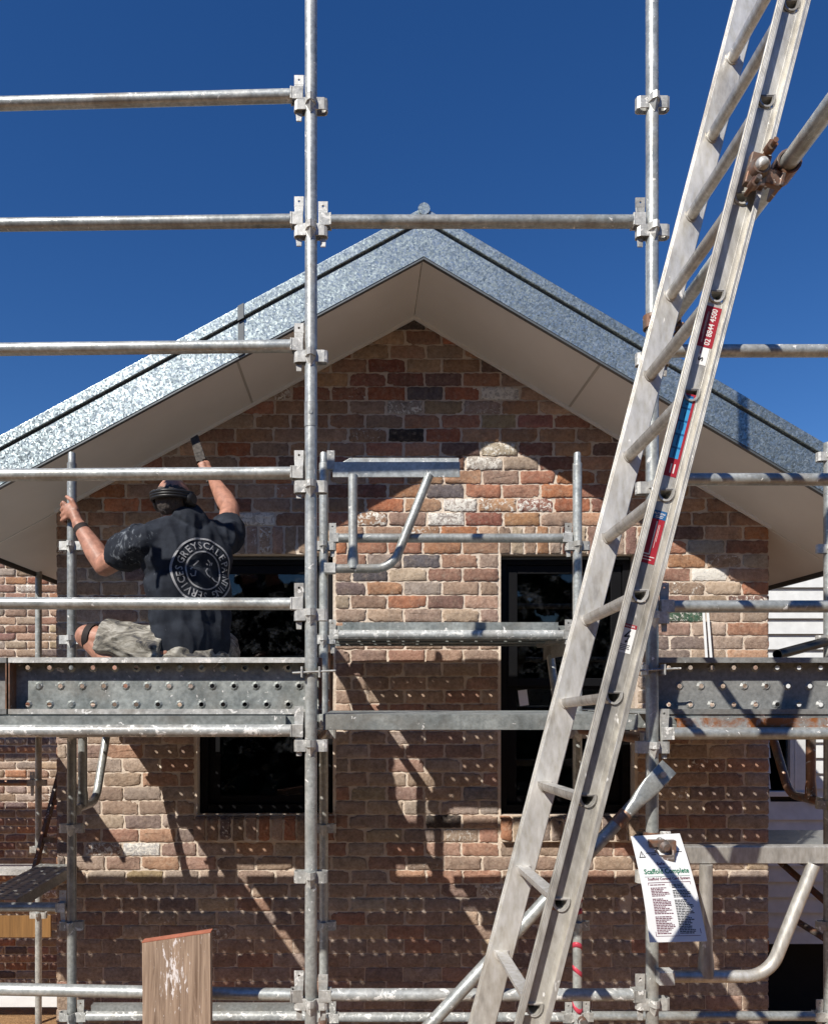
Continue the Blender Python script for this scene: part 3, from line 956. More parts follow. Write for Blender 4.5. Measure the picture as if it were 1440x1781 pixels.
def standard(X, Y, z0, z1, nodes, label, group, mat='galv', taped=None, joints=(), tops=False):
    t = thing('scaffold_standard', (X, Y, z0), label, 'scaffold post', group)
    m = MB(); m.tube((X, Y, z0), (X, Y, z1), RT, 24)
    m.build('tube', M[mat], t)
    for zn in nodes:
        pressing(X, Y, zn).build('pressing', M['fit'], t)
    for zj in joints:
        m = MB(); m.sweep([(X, Y, zj - 0.09), (X, Y, zj + 0.004)], 0.0262, 24); m.sweep([(X, Y - 0.028, zj - 0.04), (X, Y - 0.020, zj - 0.04)], 0.007, 12)
        m.build('spigot_joint', M['galv'], t)
    if tops:
        m = MB(); m.sweep([(X, Y, z1), (X, Y, z1 + 0.05), (X, Y, z1 + 0.058)], [0.019, 0.019, 0.015], 20); m.build('spigot', M['galv'], t)
    m = MB(); m.bb(X - 0.075, X + 0.075, Y - 0.075, Y + 0.075, z0, z0 + 0.008); m.sweep([(X, Y, z0 + 0.008), (X, Y, z0 + 0.1)], 0.03, 16)
    m.build('base_plate', M['fit'], t)
    return t

def plate_hole(m, c, ux, uz, n, top, bot, half_top, half_bot, th=0.006):
    """upright tapered wedge with a pin hole near the top"""
    c = Vector(c); th2 = th / 2; hs = min(half_top, 0.02)
    sq = [(-1, -1), (0, -1), (1, -1), (1, 0), (1, 1), (0, 1), (-1, 1), (-1, 0)]
    cz = top - hs
    for sg in (-1, 1):
        o = [c + ux * (a * half_top) + uz * (cz + b * hs) + n * (sg * th2) for a, b in sq]
        i = [c + ux * (0.0048 * a / math.hypot(a, b)) + uz * (cz + 0.0048 * b / math.hypot(a, b)) + n * (sg * th2) for a, b in sq]
        f = [(k, (k + 1) % 8, 8 + (k + 1) % 8, 8 + k) for k in range(8)]
        m.add(o + i, f if sg < 0 else [q[::-1] for q in f])
    i0 = [c + ux * (0.0048 * a / math.hypot(a, b)) + uz * (cz + 0.0048 * b / math.hypot(a, b)) - n * th2 for a, b in sq]
    m.add(i0 + [p + n * th for p in i0], [(k, 8 + k, 8 + (k + 1) % 8, (k + 1) % 8) for k in range(8)])
    zt_, zb_ = cz + hs, cz - hs
    for sx in (-1, 1):
        q = [c + ux * (sx * half_top) + uz * zz_ + n * (s_ * th2) for zz_ in (zt_, zb_) for s_ in (-1, 1)]
        m.add(q, [(0, 1, 3, 2)])
    q = [c + ux * (sx * half_top) + uz * zt_ + n * (s_ * th2) for sx in (-1, 1) for s_ in (-1, 1)]
    m.add(q, [(0, 1, 3, 2)])
    m.prism([c + ux * (-half_top) + uz * zb_ - n * th2, c + ux * half_top + uz * zb_ - n * th2, c + ux * half_bot + uz * bot - n * th2, c - ux * half_bot + uz * bot - n * th2], n * th)

def wedge(m, X, Y, zn, sx, up=0.125, yo=-0.0):
    plate_hole(m, (X + sx * 0.047, Y + yo, zn), Vector((1, 0, 0)), Vector((0, 0, 1)), Vector((0, 1, 0)), up, -0.062, 0.0185, 0.010)

def endfit(m, X, Y, zc, sx):
    """flattened tube end that clips behind the wedge"""
    a = X + sx * 0.030; b = X + sx * 0.074
    for yy in (-0.0195, 0.0145):
        m.prism([(a, Y + yy, zc - 0.026), (b, Y + yy, zc - 0.024), (b, Y + yy, zc + 0.024), (a, Y + yy, zc + 0.026)], (0, 0.005, 0))
    m.bb(min(b, b + sx * 0.006), max(b, b + sx * 0.006), Y - 0.022, Y + 0.022, zc - 0.024, zc + 0.024)

def ledger(Xa, Xb, Y, za, zb, label, group, mat='galv', flange=0.0, ends=(1, 1), Yb2=None, fmat=None, cat='scaffold rail', name='scaffold_ledger'):
    Yb2 = Y if Yb2 is None else Yb2
    t = thing(name, ((Xa + Xb) / 2, (Y + Yb2) / 2, (za + zb) / 2), label, cat, group)
    m = MB(); m.tube((Xa + 0.080, Y, za), (Xb - 0.080, Yb2, zb), RT, 24); m.build('tube', M[mat], t)
    if flange:
        m = MB()
        y0 = Y + 0.004
        m.prism([(Xa + 0.10, y0, za + RT - 0.003), (Xb - 0.10, y0, zb + RT - 0.003), (Xb - 0.10, y0, zb + RT + flange), (Xa + 0.10, y0, za + RT + flange)], (0, 0.005, 0))
        m.prism([(Xa + 0.10, y0 + 0.0052, za + RT + flange - 0.005), (Xb - 0.10, y0 + 0.0052, zb + RT + flange - 0.005), (Xb - 0.10, y0 + 0.0052, zb + RT + flange), (Xa + 0.10, y0 + 0.0052, za + RT + flange)], (0, 0.035, 0))
        m.build('board_lip', M[fmat or mat], t)
    for X, sx, on, z_, y_ in ((Xa, 1, ends[0], za, Y), (Xb, -1, ends[1], zb, Yb2)):
        if on:
            m = MB(); wedge(m, X, y_, z_ - 0.038, sx, 0.125 + rng.uniform(-0.01, 0.012)); m.build('wedge', M['fit'], t, 0.0015)
            m = MB(); endfit(m, X, y_, z_, sx); m.build('end_fitting', M['fit'], t, 0.0015)
    return t

GS = 'upright posts of the scaffold'
GL = 'horizontal rails of the scaffold'
# posts
nf = [fz(y) for y in (185, 403, 622, 848, 1070, 1297, 1525, 1745, 1968)]
standard(X1, YF, 0, fz(-260), nf, 'tall front scaffold post running full height just left of the roof peak', GS, joints=(fz(703),))
standard(X2, YF, 0, fz(-260), [fz(y) for y in (182, 404, 626, 850, 1075, 1300, 1525, 1745, 1968)], 'tall front scaffold post running full height behind the leaning ladder', GS, joints=())
XB0, XB1, XB2, XB3 = bx_(125), bx_(563), bx_(1004), bx_(1441)
nb = [bz(y) for y in (950, 1113, 1277, 1441, 1610, 1768, 1935)]
standard(XB0, YB_, 0, bz(806), nb, 'short back scaffold post gripped by the man', GS, tops=True)
standard(XB1, YB_, 0, bz(806), nb, 'short back scaffold post right behind the tall post left of the roof peak', GS, tops=True)
standard(XB2, YB_, 0, bz(806), nb, 'short back scaffold post before the right window with red tape low on it', GS, tops=True)
standard(XB3, YB_, 0, bz(770), [bz(y) for y in (795, 955, 1113, 1277, 1400, 1610, 1768, 1935)], 'back scaffold post at the right edge of the view past the brick corner', GS)
# guard rails, left bay
nl = thing
zl = [(179, 167), (390, 384), (607, 602), (826, 823), (1049.5, 1050.5)]
names = ['topmost scaffold rail of the left bay, against the sky', 'second scaffold rail from the top of the left bay, against the sky',
         'scaffold rail of the left bay crossing the left barge board', 'scaffold rail of the left bay crossing just above the head of the man', 'scaffold rail of the left bay crossing the lower back of the man']
for (ya, yb), lb_ in zip(zl, names):
    s = (yb - ya) / 510.0
    ledger(X0, X1, YF, fz(ya - s * 52), fz(yb + s * 31), lb_, GL)
ledger(X0, X1, YF, fz(1272), fz(1271), 'lipped scaffold rail under the left toe board', GL, 'drip', 0.034, fmat='plank')
ledger(X0, X1, YF, fz(1721), fz(1731), 'lowest front scaffold rail of the left bay passing behind the upright timber offcut', GL)
# middle bay
ledger(X1, X2, YF, fz(385), fz(385), 'scaffold rail of the middle bay crossing in front of the roof peak', GL)
ledger(X1, X2, YF, fz(1731), fz(1731), 'lowest front scaffold rail of the middle bay, splashed with paint', GL, 'drip')
# right bay
for y, lb_ in ((610, 'topmost scaffold rail of the right bay, against the sky'), (834, 'scaffold rail of the right bay crossing the right soffit'), (1055, 'scaffold rail of the right bay crossing the sunlit brick corner')):
    ledger(X2, X3, YF, fz(y), fz(y), lb_, GL, ends=(1, 0))
ledger(X2, X3, YF, fz(1276), fz(1276), 'rusty lipped scaffold rail under the right toe board', GL, 'galv', 0.036, ends=(1, 0), fmat='rusty')
# back row
ledger(XB1, XB2, YB_, bz(936), bz(936), 'thin back scaffold rail between the two windows, behind the folded bracket', GL)
ledger(XB1, XB2, YB_, bz(1104), bz(1104), 'lipped back scaffold rail carrying the raised platform in the middle', GL, 'drip', 0.042, fmat='plank')
ledger(XB0, XB1, YB_, bz(1768), bz(1768), 'lowest back scaffold rail of the left bay', GL, 'drip', 0.03, fmat='dullplank')
ledger(XB1, XB2, YB_, bz(1770), bz(1770), 'lowest back scaffold rail of the middle bay, caked with dried mortar', GL, 'drip')
ledger(XB2, XB3, YB_, bz(1768), bz(1768), 'lowest back scaffold rail of the right bay, banded with shadow', GL)
ledger(bx_(-330), XB0, YB_, bz(1578), bz(1578), 'short dark side rail at the lower left running out of view', GL, ends=(0, 1))

# transoms from front to back
GT = 'transoms running back to the wall under the decks'
for X, XBk, lb_ in ((X1, XB1, 'left'), (X2, XB2, 'right')):
    for zn, w_ in ((fz(1297), 'main deck'), (fz(1968), 'bottom deck')):
        t = thing('scaffold_transom', (X, (YF + YB_) / 2, zn), 'short scaffold tube running back from the tall %s post under the %s' % ('left' if lb_ == 'left' else 'right', w_), 'scaffold tube', GT)
        m = MB(); m.tube((X + 0.002, YF + 0.08, zn + 0.022), (XBk, YB_ - 0.08, zn + 0.022), RT, 16); m.build('tube', M['dark'], t)
        m = MB(); m.bb(X - 0.02, X + 0.02, YF + 0.03, YF + 0.078, zn - 0.004, zn + 0.048); m.build('end_fitting', M['fit'], t, 0.002)

# perforated steel boards
def board(m, L, W, mapf, depth=0.06, pitch=0.0875, rows=3, rad=0.0098, phase=0.0):
    """steel board: dimpled holes in the face, folded sides with a return lip. local x along, y across, z up"""
    wr = W / rows
    for r in range(rows):
        ya = -W / 2 + r * wr; yb = ya + wr; yc = (ya + yb) / 2
        x = ((phase + (0.5 if r % 2 else 0.0)) % 1.0) * pitch
        if x > 0.001: m.add([mapf(0, ya, 0), mapf(x, ya, 0), mapf(x, yb, 0), mapf(0, yb, 0)], [(0, 1, 2, 3)])
        while x + pitch <= L + 1e-6:
            sq = [(0, 0), (0.5, 0), (1, 0), (1, 0.5), (1, 1), (0.5, 1), (0, 1), (0, 0.5)]
            o = [mapf(x + a * pitch, ya + b * wr, 0) for a, b in sq]
            cx = x + pitch / 2
            def ring(q, z): return [mapf(cx + q * math.cos(math.pi * (1.25 + k / 4)), yc + q * math.sin(math.pi * (1.25 + k / 4)), z) for k in range(8)]
            r1 = ring(0.0185, 0); r2 = ring(rad + 0.0035, -0.0035); r3 = ring(rad, -0.006)
            fs = [(8 * q + k, 8 * q + (k + 1) % 8, 8 * q + 8 + (k + 1) % 8, 8 * q + 8 + k) for q in range(3) for k in range(8)]
            m.add(o + r1 + r2 + r3, fs)
            x += pitch
        if L - x > 0.001: m.add([mapf(x, ya, 0), mapf(L, ya, 0), mapf(L, yb, 0), mapf(x, yb, 0)], [(0, 1, 2, 3)])
    for sg in (-1, 1):
        e = sg * W / 2
        pr = [(e, 0), (e, -depth), (e - sg * 0.018, -depth), (e - sg * 0.018, -depth + 0.008)]
        for (p, q) in zip(pr, pr[1:]):
            m.add([mapf(0, p[0], p[1]), mapf(L, p[0], p[1]), mapf(L, q[0], q[1]), mapf(0, q[0], q[1])], [(0, 1, 2, 3)])

def solid(o, t=0.0022):
    md = o.modifiers.new('steel', 'SOLIDIFY'); md.thickness = t; md.offset = 0.0
    return o

GD = 'perforated steel planks of the decks'
def deck(x0, x1, y0, n, ztop, labels, mat='plank', w=0.228, gap=0.007):
    for i in range(n):
        yc = y0 + w / 2 + i * (w + gap)
        L = x1 - x0
        m = MB(); ph = rng.random()
        board(m, L, w, lambda a, b, c: Vector((x0 + a, yc + b, ztop + c)), 0.06, phase=ph)
        o = m.build('steel_plank', M[mat], None, 0, ((x0 + x1) / 2, yc, ztop - 0.06))
        tag(solid(o), labels[i] if isinstance(labels, list) else labels, 'scaffold plank', GD)
ZD = fz(1243.5)
nth = ['front', 'second', 'third', 'rear']
for (a, b, where) in ((X0, X1, 'left bay under the man'), (X1, X2, 'middle bay'), (X2, X3, 'right bay behind the ladder')):
    deck(a + 0.045, b - 0.045, 2.962, 4, ZD, ['%s perforated plank of the main deck in the %s' % (q, where) for q in nth])
ZH = fz(1243.5)
deck(X0 - 1.6, X0 - 0.01, 2.962, 4, ZD, 'perforated plank of the main deck past the left edge of the view')
deck(XB0 - 0.13, XB1 - 0.02, 4.01, 3, ZH, ['%s perforated plank of the hop-up platform against the left window' % q for q in ('front', 'middle', 'rear')])
deck(XB1 + 0.03, XB2 + 0.02, 4.01, 3, bz(1087), ['%s perforated plank of the raised platform between the windows' % q for q in ('front', 'middle', 'rear')])
deck(XB2 + 0.06, XB3 + 0.05, 4.01, 3, ZH, ['%s perforated plank of the hop-up platform at the right brick corner' % q for q in ('front', 'middle', 'rear')])
ZL = bz(1800)
deck(XB0 - 0.9, XB1 - 0.04, 3.05, 4, ZL, ['%s perforated plank of the bottom deck in the left bay' % q for q in nth], 'dullplank')
deck(XB1 + 0.02, XB2 - 0.02, 3.05, 4, ZL, ['%s perforated plank of the bottom deck in the middle bay' % q for q in nth], 'dullplank')

# toe boards: the same boards stood on edge, open side to the camera
GB = 'toe boards along the front of the deck'
def toe(x0, x1, label, mat, phase):
    yl = 2.958; W = fz(1143) - ZD - 0.003; zc = ZD + 0.002 + W / 2
    m = MB(); L = x1 - x0
    # holes punched in the web, 58 mm behind the lips
    board(m, L, W, lambda a, b, c: Vector((x0 + a, yl + 0.058 + c, zc + b)), 0.058, phase=phase)
    # front lips turned up and down
    o = m.build('toe_board', M[mat], None, 0, ((x0 + x1) / 2, yl, ZD))
    tag(solid(o), label, 'toe board', GB)
    for zz_ in (zc - W / 2, zc + W / 2):
        q = MB(); s_ = 1 if zz_ < zc else -1
        q.bb(x0, x1, yl - 0.004, yl - 0.0015, zz_, zz_ + s_ * 0.020)
        q.build('folded_lip', M['fit' if mat == 'plank' else mat], o)
    for xx in (x0 - 0.012, x1):
        q = MB(); q.bb(xx, xx + 0.012, yl - 0.002, yl + 0.06, zc - W / 2, zc + W / 2); q.build('end_cap', M['dark'], o)
toe(fx(9) + 0.0, X1 + 0.028, 'bright perforated toe board below the man', 'plank', 0.1)
toe(X0 - 0.9, fx(6), 'dull end of a toe board just showing at the left edge', 'dullplank', 0.3)
toe(X2 + 0.02, X3 - 0.03, 'dull grey perforated toe board at the right, striped by the ladder shadow', 'dullplank', 0.4)
# clips pinning the toe boards
GC = 'clips holding the toe boards'
for X, zz_, lb_, cl in ((X1, fz(1170), 'thin steel toe board clip on the tall post left of the roof peak', 'fit'), (X2, fz(1166), 'thin steel toe board clip on the tall post behind the ladder', 'fit')):
    t = thing('toe_board_clip', (X, YF - 0.03, zz_), lb_, 'clip', GC)
    m = MB(); m.sweep([(X - 0.07, YF - 0.033, zz_ - 0.003), (X + 0.098, YF - 0.033, zz_ + 0.006)], 0.0045, 10); m.build('rod', M[cl], t)
    for dx in (-0.034, 0.034):
        m = MB(); m.bb(X + dx - 0.0035, X + dx + 0.0035, YF - 0.042, YF + 0.02, zz_ - 0.02, zz_ + 0.022); m.build('jaw', M[cl], t, 0.001)

# hop-up brackets
GH = 'swivelling platform brackets'
def arc(p, q, r_, n=6):
    return p
def rounded(pts, r_, n=8):
    out = [Vector(pts[0])]
    for a, b, c in zip(pts, pts[1:], pts[2:]):
        a, b, c = Vector(a), Vector(b), Vector(c)
        d0 = (a - b).normalized(); d1 = (c - b).normalized()
        ang = d0.angle(d1); t_ = r_ / math.tan(ang / 2)
        p0 = b + d0 * t_; p1 = b + d1 * t_
        ctr = b + (d0 + d1).normalized() * (r_ / math.sin(ang / 2))
        v0 = p0 - ctr; v1 = p1 - ctr
        for i in range(n + 1):
            f_ = i / n
            q_ = v0.lerp(v1, f_); out.append(ctr + q_.normalized() * r_)
    out.append(Vector(pts[-1]))
    return out
def bracket(X, Y, ztop, d, label, mat='galv', L=0.72, drop=0.56, px_=0.155, cxn=0.36, tx=0.555, off=0.05, armm='galv', upstand=True):
    d = Vector(d).normalized(); z = Vector((0, 0, 1)); s_ = d.cross(z)
    t = thing('platform_bracket', (X, Y, ztop), label, 'scaffold bracket', GH)
    b = Vector((X, Y, ztop))
    m = MB()
    # top arm: an angle iron with a flat shelf
    hh_ = 0.040 if upstand else 0.032
    m.box(b + d * (off + (L - off) / 2) - z * (hh_ + 0.002), ((L - off) / 2, 0.003, hh_), (d, s_, z))
    m.box(b + d * (off + 0.02 + (L - off - 0.02) / 2) - s_ * 0.024 - z * 0.003, ((L - off - 0.02) / 2, 0.020, 0.003), (d, s_, z))
    p0 = b - s_ * 0.044
    if upstand: m.prism([p0 + d * (off + 0.03), p0 + d * L, p0 + d * L + z * 0.034, p0 + d * (off + 0.09) + z * 0.034], s_ * -0.004)
    m.build('top_arm', M[armm], t, 0.0015)
    m = MB(); m.sweep([b + d * px_ - z * 0.07, b + d * px_ - z * (drop - 0.10), b + d * px_ - z * (drop - 0.06), b + d * px_ - z * drop], [0.0242, 0.0242, 0.029, 0.030], 20); m.build('post', M[mat], t)
    m = MB(); m.sweep(rounded([b + d * (off + 0.01) - z * drop, b + d * cxn - z * drop, b + d * tx - z * 0.07], 0.13), 0.0235, 20); m.build('bent_stay', M[mat], t)
    m = MB(); m.box(b + d * 0.036 - z * drop, (0.03, 0.028, 0.026), (d, s_, z)); m.build('foot_clip', M['fit'], t, 0.002)
    m = MB(); m.box(b + d * 0.04 + z * 0.008, (0.02, 0.004, 0.05), (d, s_, z))
    m.prism([b + d * 0.03 - z * 0.05 - s_ * 0.012, b + d * 0.13 - z * 0.05 - s_ * 0.012, b + d * 0.115 - z * 0.028 - s_ * 0.012, b + d * 0.065 - z * 0.024 - s_ * 0.012, b + d * 0.03 + z * 0.02 - s_ * 0.012], s_ * 0.005)
    m.build('hook', M['fit'], t, 0.002)
    return t
bracket(XB1, YB_ - 0.05, bz(808), (1, 0, 0), 'galvanised platform bracket folded flat above the sunlit bricks between the windows', L=0.715)
bracket(XB0, YB_, ZH - 0.062, (0, 1, 0), 'galvanised platform bracket under the deck beside the post the man holds', drop=0.47)
bracket(XB3, YB_, ZH - 0.062, (0, 1, 0), 'dark platform bracket under the deck at the right edge, before the white boards', 'dark', drop=0.43)
bracket(XB1 + 0.01, YB_, bz(1089) - 0.062, (0, 1, 0), 'platform bracket under the raised platform, hidden behind the paired posts', 'dark', drop=0.45)
bracket(XB2, YB_, bz(1089) - 0.062, (0, 1, 0), 'platform bracket under the raised platform before the right window', 'galv', drop=0.45)
bracket(X2, YF - 0.03, fz(1470), (1, 0, 0), 'weathered platform bracket folded out at the lower right beside the hanging card', L=0.85, drop=0.505, px_=0.197, cxn=0.44, tx=0.615, armm='alu', mat='alu', upstand=False)

# raker brace at the ladder foot
t = thing('raker_brace', P(900, 1620, 2.8), 'shiny galvanised brace with a flattened end crossing behind the foot of the ladder', 'scaffold brace')
ra, rb = P(1150, 1342, 2.875), P(1095, 1408, 2.872); rc_ = P(1088, 1416, 2.87)
re_ = P(690, 1846, 2.80)
dirr = (re_ - rc_).normalized()
m = MB(); m.tube(rc_, re_, RT, 24); m.build('tube', M['galv'], t)
m = MB(); m.sweep([rc_ - dirr * 0.005, rc_ + dirr * 0.055], 0.0262, 24); m.build('collar', M['dark'], t)
m = MB()
fs_ = Vector((0, -1, 0)); sd = dirr.cross(fs_).normalized()
prof = [(0.0, 0.0242, 0.0242), (0.06, 0.027, 0.02), (0.11, 0.034, 0.009), (0.15, 0.038, 0.0055), (0.25, 0.038, 0.0055)]
n = 20; vs = []; ff = []
for d_, a_, b_ in prof:
    c_ = rc_ - dirr * d_
    for k in range(n):
        th_ = 2 * math.pi * k / n
        e_ = 0.55 if d_ > 0.1 else 1.0
        ca, sa = math.cos(th_), math.sin(th_)
        vs.append(c_ + sd * (a_ * math.copysign(abs(ca) ** e_, ca)) + fs_ * (b_ * math.copysign(abs(sa) ** e_, sa)))
for i in range(len(prof) - 1):
    for k in range(n): ff.append((i * n + k, i * n + (k + 1) % n, (i + 1) * n + (k + 1) % n, (i + 1) * n + k))
ff.append(tuple(range((len(prof) - 1) * n, len(prof) * n)))
m.add(vs, ff, True); m.build('flattened_end', M['galv'], t)
bc = rc_ - dirr * 0.21
m = MB(); m.sweep([bc + fs_ * 0.004, bc + fs_ * 0.014], 0.013, 6); m.sweep([bc + fs_ * 0.012, bc - fs_ * 0.05], 0.007, 12); m.build('bolt', M['fit'], t)

# couplers
def half_clamp(m, c, ax, r_=0.0275, w_=0.026, gap=0.25, start=0.0):
    c = Vector(c); ax = Vector(ax).normalized()
    up = Vector((0, 0, 1)) if abs(ax.z) < 0.9 else Vector((1, 0, 0))
    e1 = ax.cross(up).normalized(); e2 = ax.cross(e1)
    n = 16; vs = []; fs = []
    for i in range(n + 1):
        th_ = start + (2 * math.pi - gap) * i / n
        d_ = e1 * math.cos(th_) + e2 * math.sin(th_)
        vs += [c + d_ * r_ - ax * w_, c + d_ * r_ + ax * w_, c + d_ * (r_ + 0.007) + ax * w_, c + d_ * (r_ + 0.007) - ax * w_]
    for i in range(n):
        for k in range(4): fs.append((4 * i + k, 4 * i + (k + 1) % 4, 4 * i + 4 + (k + 1) % 4, 4 * i + 4 + k))
    fs += [(0, 1, 2, 3), (4 * n + 3, 4 * n + 2, 4 * n + 1, 4 * n)]
    m.add(vs, fs)
    # bolt lug, eye bolt and nut where the ring opens
    th_ = start - gap / 2
    d_ = e1 * math.cos(th_) + e2 * math.sin(th_); tn = ax.cross(d_)
    m.box(c + d_ * (r_ + 0.018), (0.016, 0.010, w_ * 0.7), (d_, tn, ax))
    m.sweep([c + d_ * (r_ + 0.018) - tn * 0.02, c + d_ * (r_ + 0.018) + tn * 0.05], 0.0065, 10)
    m.sweep([c + d_ * (r_ + 0.018) + tn * 0.02, c + d_ * (r_ + 0.018) + tn * 0.036], 0.0145, 6)
def coupler(c1, a1, c2, a2, label, starts=(0, 0), group='swivel couplers'):
    c1, c2 = Vector(c1), Vector(c2)
    t = thing('scaffold_coupler', c1, label, 'coupler', group)
    for c_, a_, st in ((c1, a1, starts[0]), (c2, a2, starts[1])):
        m = MB(); half_clamp(m, c_, a_, start=st); m.build('clamp_ring', M['dark'], t, 0.0012)
    m = MB(); mid = (c1 + c2) / 2; dd = (c2 - c1).normalized()
    m.sweep([mid - dd * 0.012, mid + dd * 0.012], 0.022, 16); m.build('swivel_pin', M['fit'], t)
    return t

# loose tube running out toward the camera, ladder tied against it
XT, ZT = fx(1135) + 0.0, ZC + 1.475
t = thing('loose_scaffold_tube', (1.16, 2.3, ZT), 'brown stained scaffold tube running forward past the ladder at the upper right', 'scaffold tube')
ta = Vector((1.165, 2.86, ZT - 0.006)); tb = Vector((1.150, 1.25, ZT + 0.005))
tb2 = ta + (tb - ta) * 1.15; ta2 = ta - (tb - ta).normalized() * 0.22
m = MB(); m.tube(Vector((1.222, 3.02, ZT)), Vector((1.137, 1.1, ZT)), RT, 24); m.build('tube', M['galv'], t)
def tubeat(y): return Vector((1.137 + (y - 1.1) / 1.92 * 0.085, y, ZT))
coupler((X2, YF, ZT - 0.0), (0, 0, 1), tubeat(YF), (0.044, 1, 0), 'rusty coupler holding the loose tube to the tall post behind the ladder', (math.pi, 0.6))

# ------------------------------------------------------------------ leaning ladder
LP0 = Vector((0.466, 2.0, ZC - 0.831)); LDV = Vector((0.0746, 0.0102, 0.278))
lstep = LDV.length; ld = LDV.normalized()
lr = Vector((0.0, 0.47, -0.024)); lr = (lr - ld * lr.dot(ld)); LWID = lr.length; lr.normalize()
lw = ld.cross(lr).normalized()
if lw.x < 0: lw = -lw
kbot = -(LP0.z - 0.0) / LDV.z
foot0 = LP0 + LDV * kbot
ladder = thing('aluminium_ladder', (foot0.x, foot0.y + LWID / 2, 0), 'tall weathered aluminium ladder leaning to the right across the front of the scaffold', 'ladder')
ex_, ez_ = Vector((1, 0, 0)), Vector((0, 0, 1))
ex_ = (ex_ - lr * ex_.dot(lr)).normalized(); ez_ = lr.cross(ex_).normalized()
if ez_.z < 0: ez_ = -ez_
RW, FD, WT = 0.0385, 0.030, 0.0035
ktop = 12.2
def lp(k, a, r): return LP0 + LDV * k + lw * a + lr * r
rails = []
for r0, fdir in ((0.0, -1), (LWID, 1)):
    m = MB()
    k0, k1 = kbot + 0.25, ktop
    L = (k1 - k0) * lstep
    def slab(a0, a1, b0, b1):
        m.prism([lp(k0, a0, b0), lp(k0, a1, b0), lp(k0, a1, b1), lp(k0, a0, b1)], LDV * (k1 - k0))
    f = fdir
    if fdir > 0:
        slab(-RW, RW, r0 - WT / 2, r0 + WT / 2)
    else:       # the rungs pass through: leave their openings in the web
        HW = 0.0205
        slab(-RW, -HW, r0 - WT / 2, r0 + WT / 2); slab(HW, RW, r0 - WT / 2, r0 + WT / 2)
        def edge(k, a, zz_): return (zz_ - lw.dot(ez_) * a) / ld.dot(ez_) / lstep + k
        kq = math.ceil(kbot + 0.8); prev = [k0, k0]
        while True:
            last = kq >= ktop - 0.3
            e0 = [k1, k1] if last else [edge(kq, -HW, -0.0175), edge(kq, HW, -0.0175)]
            m.prism([lp(prev[0], -HW, r0 - WT / 2), lp(prev[1], HW, r0 - WT / 2), lp(e0[1], HW, r0 - WT / 2), lp(e0[0], -HW, r0 - WT / 2)], lr * WT)
            if last: break
            prev = [edge(kq, -HW, 0.0140), edge(kq, HW, 0.0140)]; kq += 1
    for e in (-1, 1):
        slab(e * RW - e * WT, e * RW, r0 + f * WT / 2, r0 + f * FD)
        slab(e * (RW + 0.0), e * (RW + 0.0035), r0 + f * 0.004, r0 + f * 0.011)
        slab(e * (RW + 0.0), e * (RW + 0.0035), r0 + f * (FD - 0.008), r0 + f * FD)
        slab(e * (RW - 0.011), e * (RW - WT), r0 + f * (FD - 0.004), r0 + f * FD)
    rails.append(m.build('rail', M['alu'], ladder, 0.0008))
    m = MB(); slab_c = lp(kbot + 0.25, 0, r0 + f * 0.012)
    m.box(slab_c - ld * 0.035, (RW + 0.006, 0.022, 0.037), (lw, lr, ld)); m.build('rubber_foot', M['rubber'], ladder, 0.004)
# D shaped rungs, level treads
def dshape(hw, up, dn, n=12):
    pts = [(-hw, up), (hw, up)]
    for i in range(1, n):
        th_ = math.pi * i / n
        pts.append((hw * math.cos(th_) * (1 if True else 1), up - 0.004 - (dn + up - 0.004) * math.sin(th_)))
    return pts
DO = dshape(0.0185, 0.013, 0.016); DI = dshape(0.0162, 0.0108, 0.0138)
DR = dshape(0.0240, 0.0160, 0.0200)
kk = math.ceil(kbot + 0.8)
while kk < ktop - 0.3:
    c = LP0 + LDV * kk
    m = MB(); n = len(DO)
    def pl(sh, r): return [c + ex_ * a + ez_ * b + lr * r for a, b in sh]
    o0, o1 = pl(DO, -0.006), pl(DO, LWID + 0.006); i0, i1 = pl(DI, -0.006), pl(DI, LWID + 0.006)
    q = [(i, (i + 1) % n, n + (i + 1) % n, n + i) for i in range(n)]
    m.add(o0 + o1, q); m.add(i0 + i1, [f[::-1] for f in q]); m.add(o0 + i0, q); m.add(o1 + i1, [f[::-1] for f in q])
    for ra_, rb_ in ((-0.0075, -0.0018), (0.0018, 0.006), (LWID - 0.006, LWID - 0.0018)):
        a0, a1 = pl(DR, ra_), pl(DR, rb_); b0 = pl(DO, ra_); b1 = pl(DO, rb_)
        m.add(a0 + a1, q); m.add(a0 + b0, q); m.add(a1 + b1, q)
    m.build('rung', M['alu'], ladder)
    kk += 1

# stickers on the web of the near rail (a: across, k: along, in rungs)
def kofpx(py): return (1755 - py) / 173.3
def sticker(name, k0, k1, a0, a1, mats, prints, label=None):
    """prints: list of (material slot, list of 2D polygons in 0..1 x 0..1: across, along)"""
    m = MB()
    m.prism([lp(k0, a0, -WT / 2 - 0.0001), lp(k0, a1, -WT / 2 - 0.0001), lp(k1, a1, -WT / 2 - 0.0001), lp(k1, a0, -WT / 2 - 0.0001)], lr * -0.0006)
    lay = 0.0008
    for slot, polys in prints:
        m.cm = slot; lay += 0.00025
        for vs, fs in polys:
            pts = [lp(k0 + (k1 - k0) * v, a0 + (a1 - a0) * u, -WT / 2 - lay) for u, v in vs]
            m.add(pts, fs)
    o = m.build(name, [M[q] for q in mats], rails[0])
    if label: o['label'] = label
    return o
def rect(u0, v0, u1, v1): return ([(u0, v0), (u1, v0), (u1, v1), (u0, v1)], [(0, 1, 2, 3)])
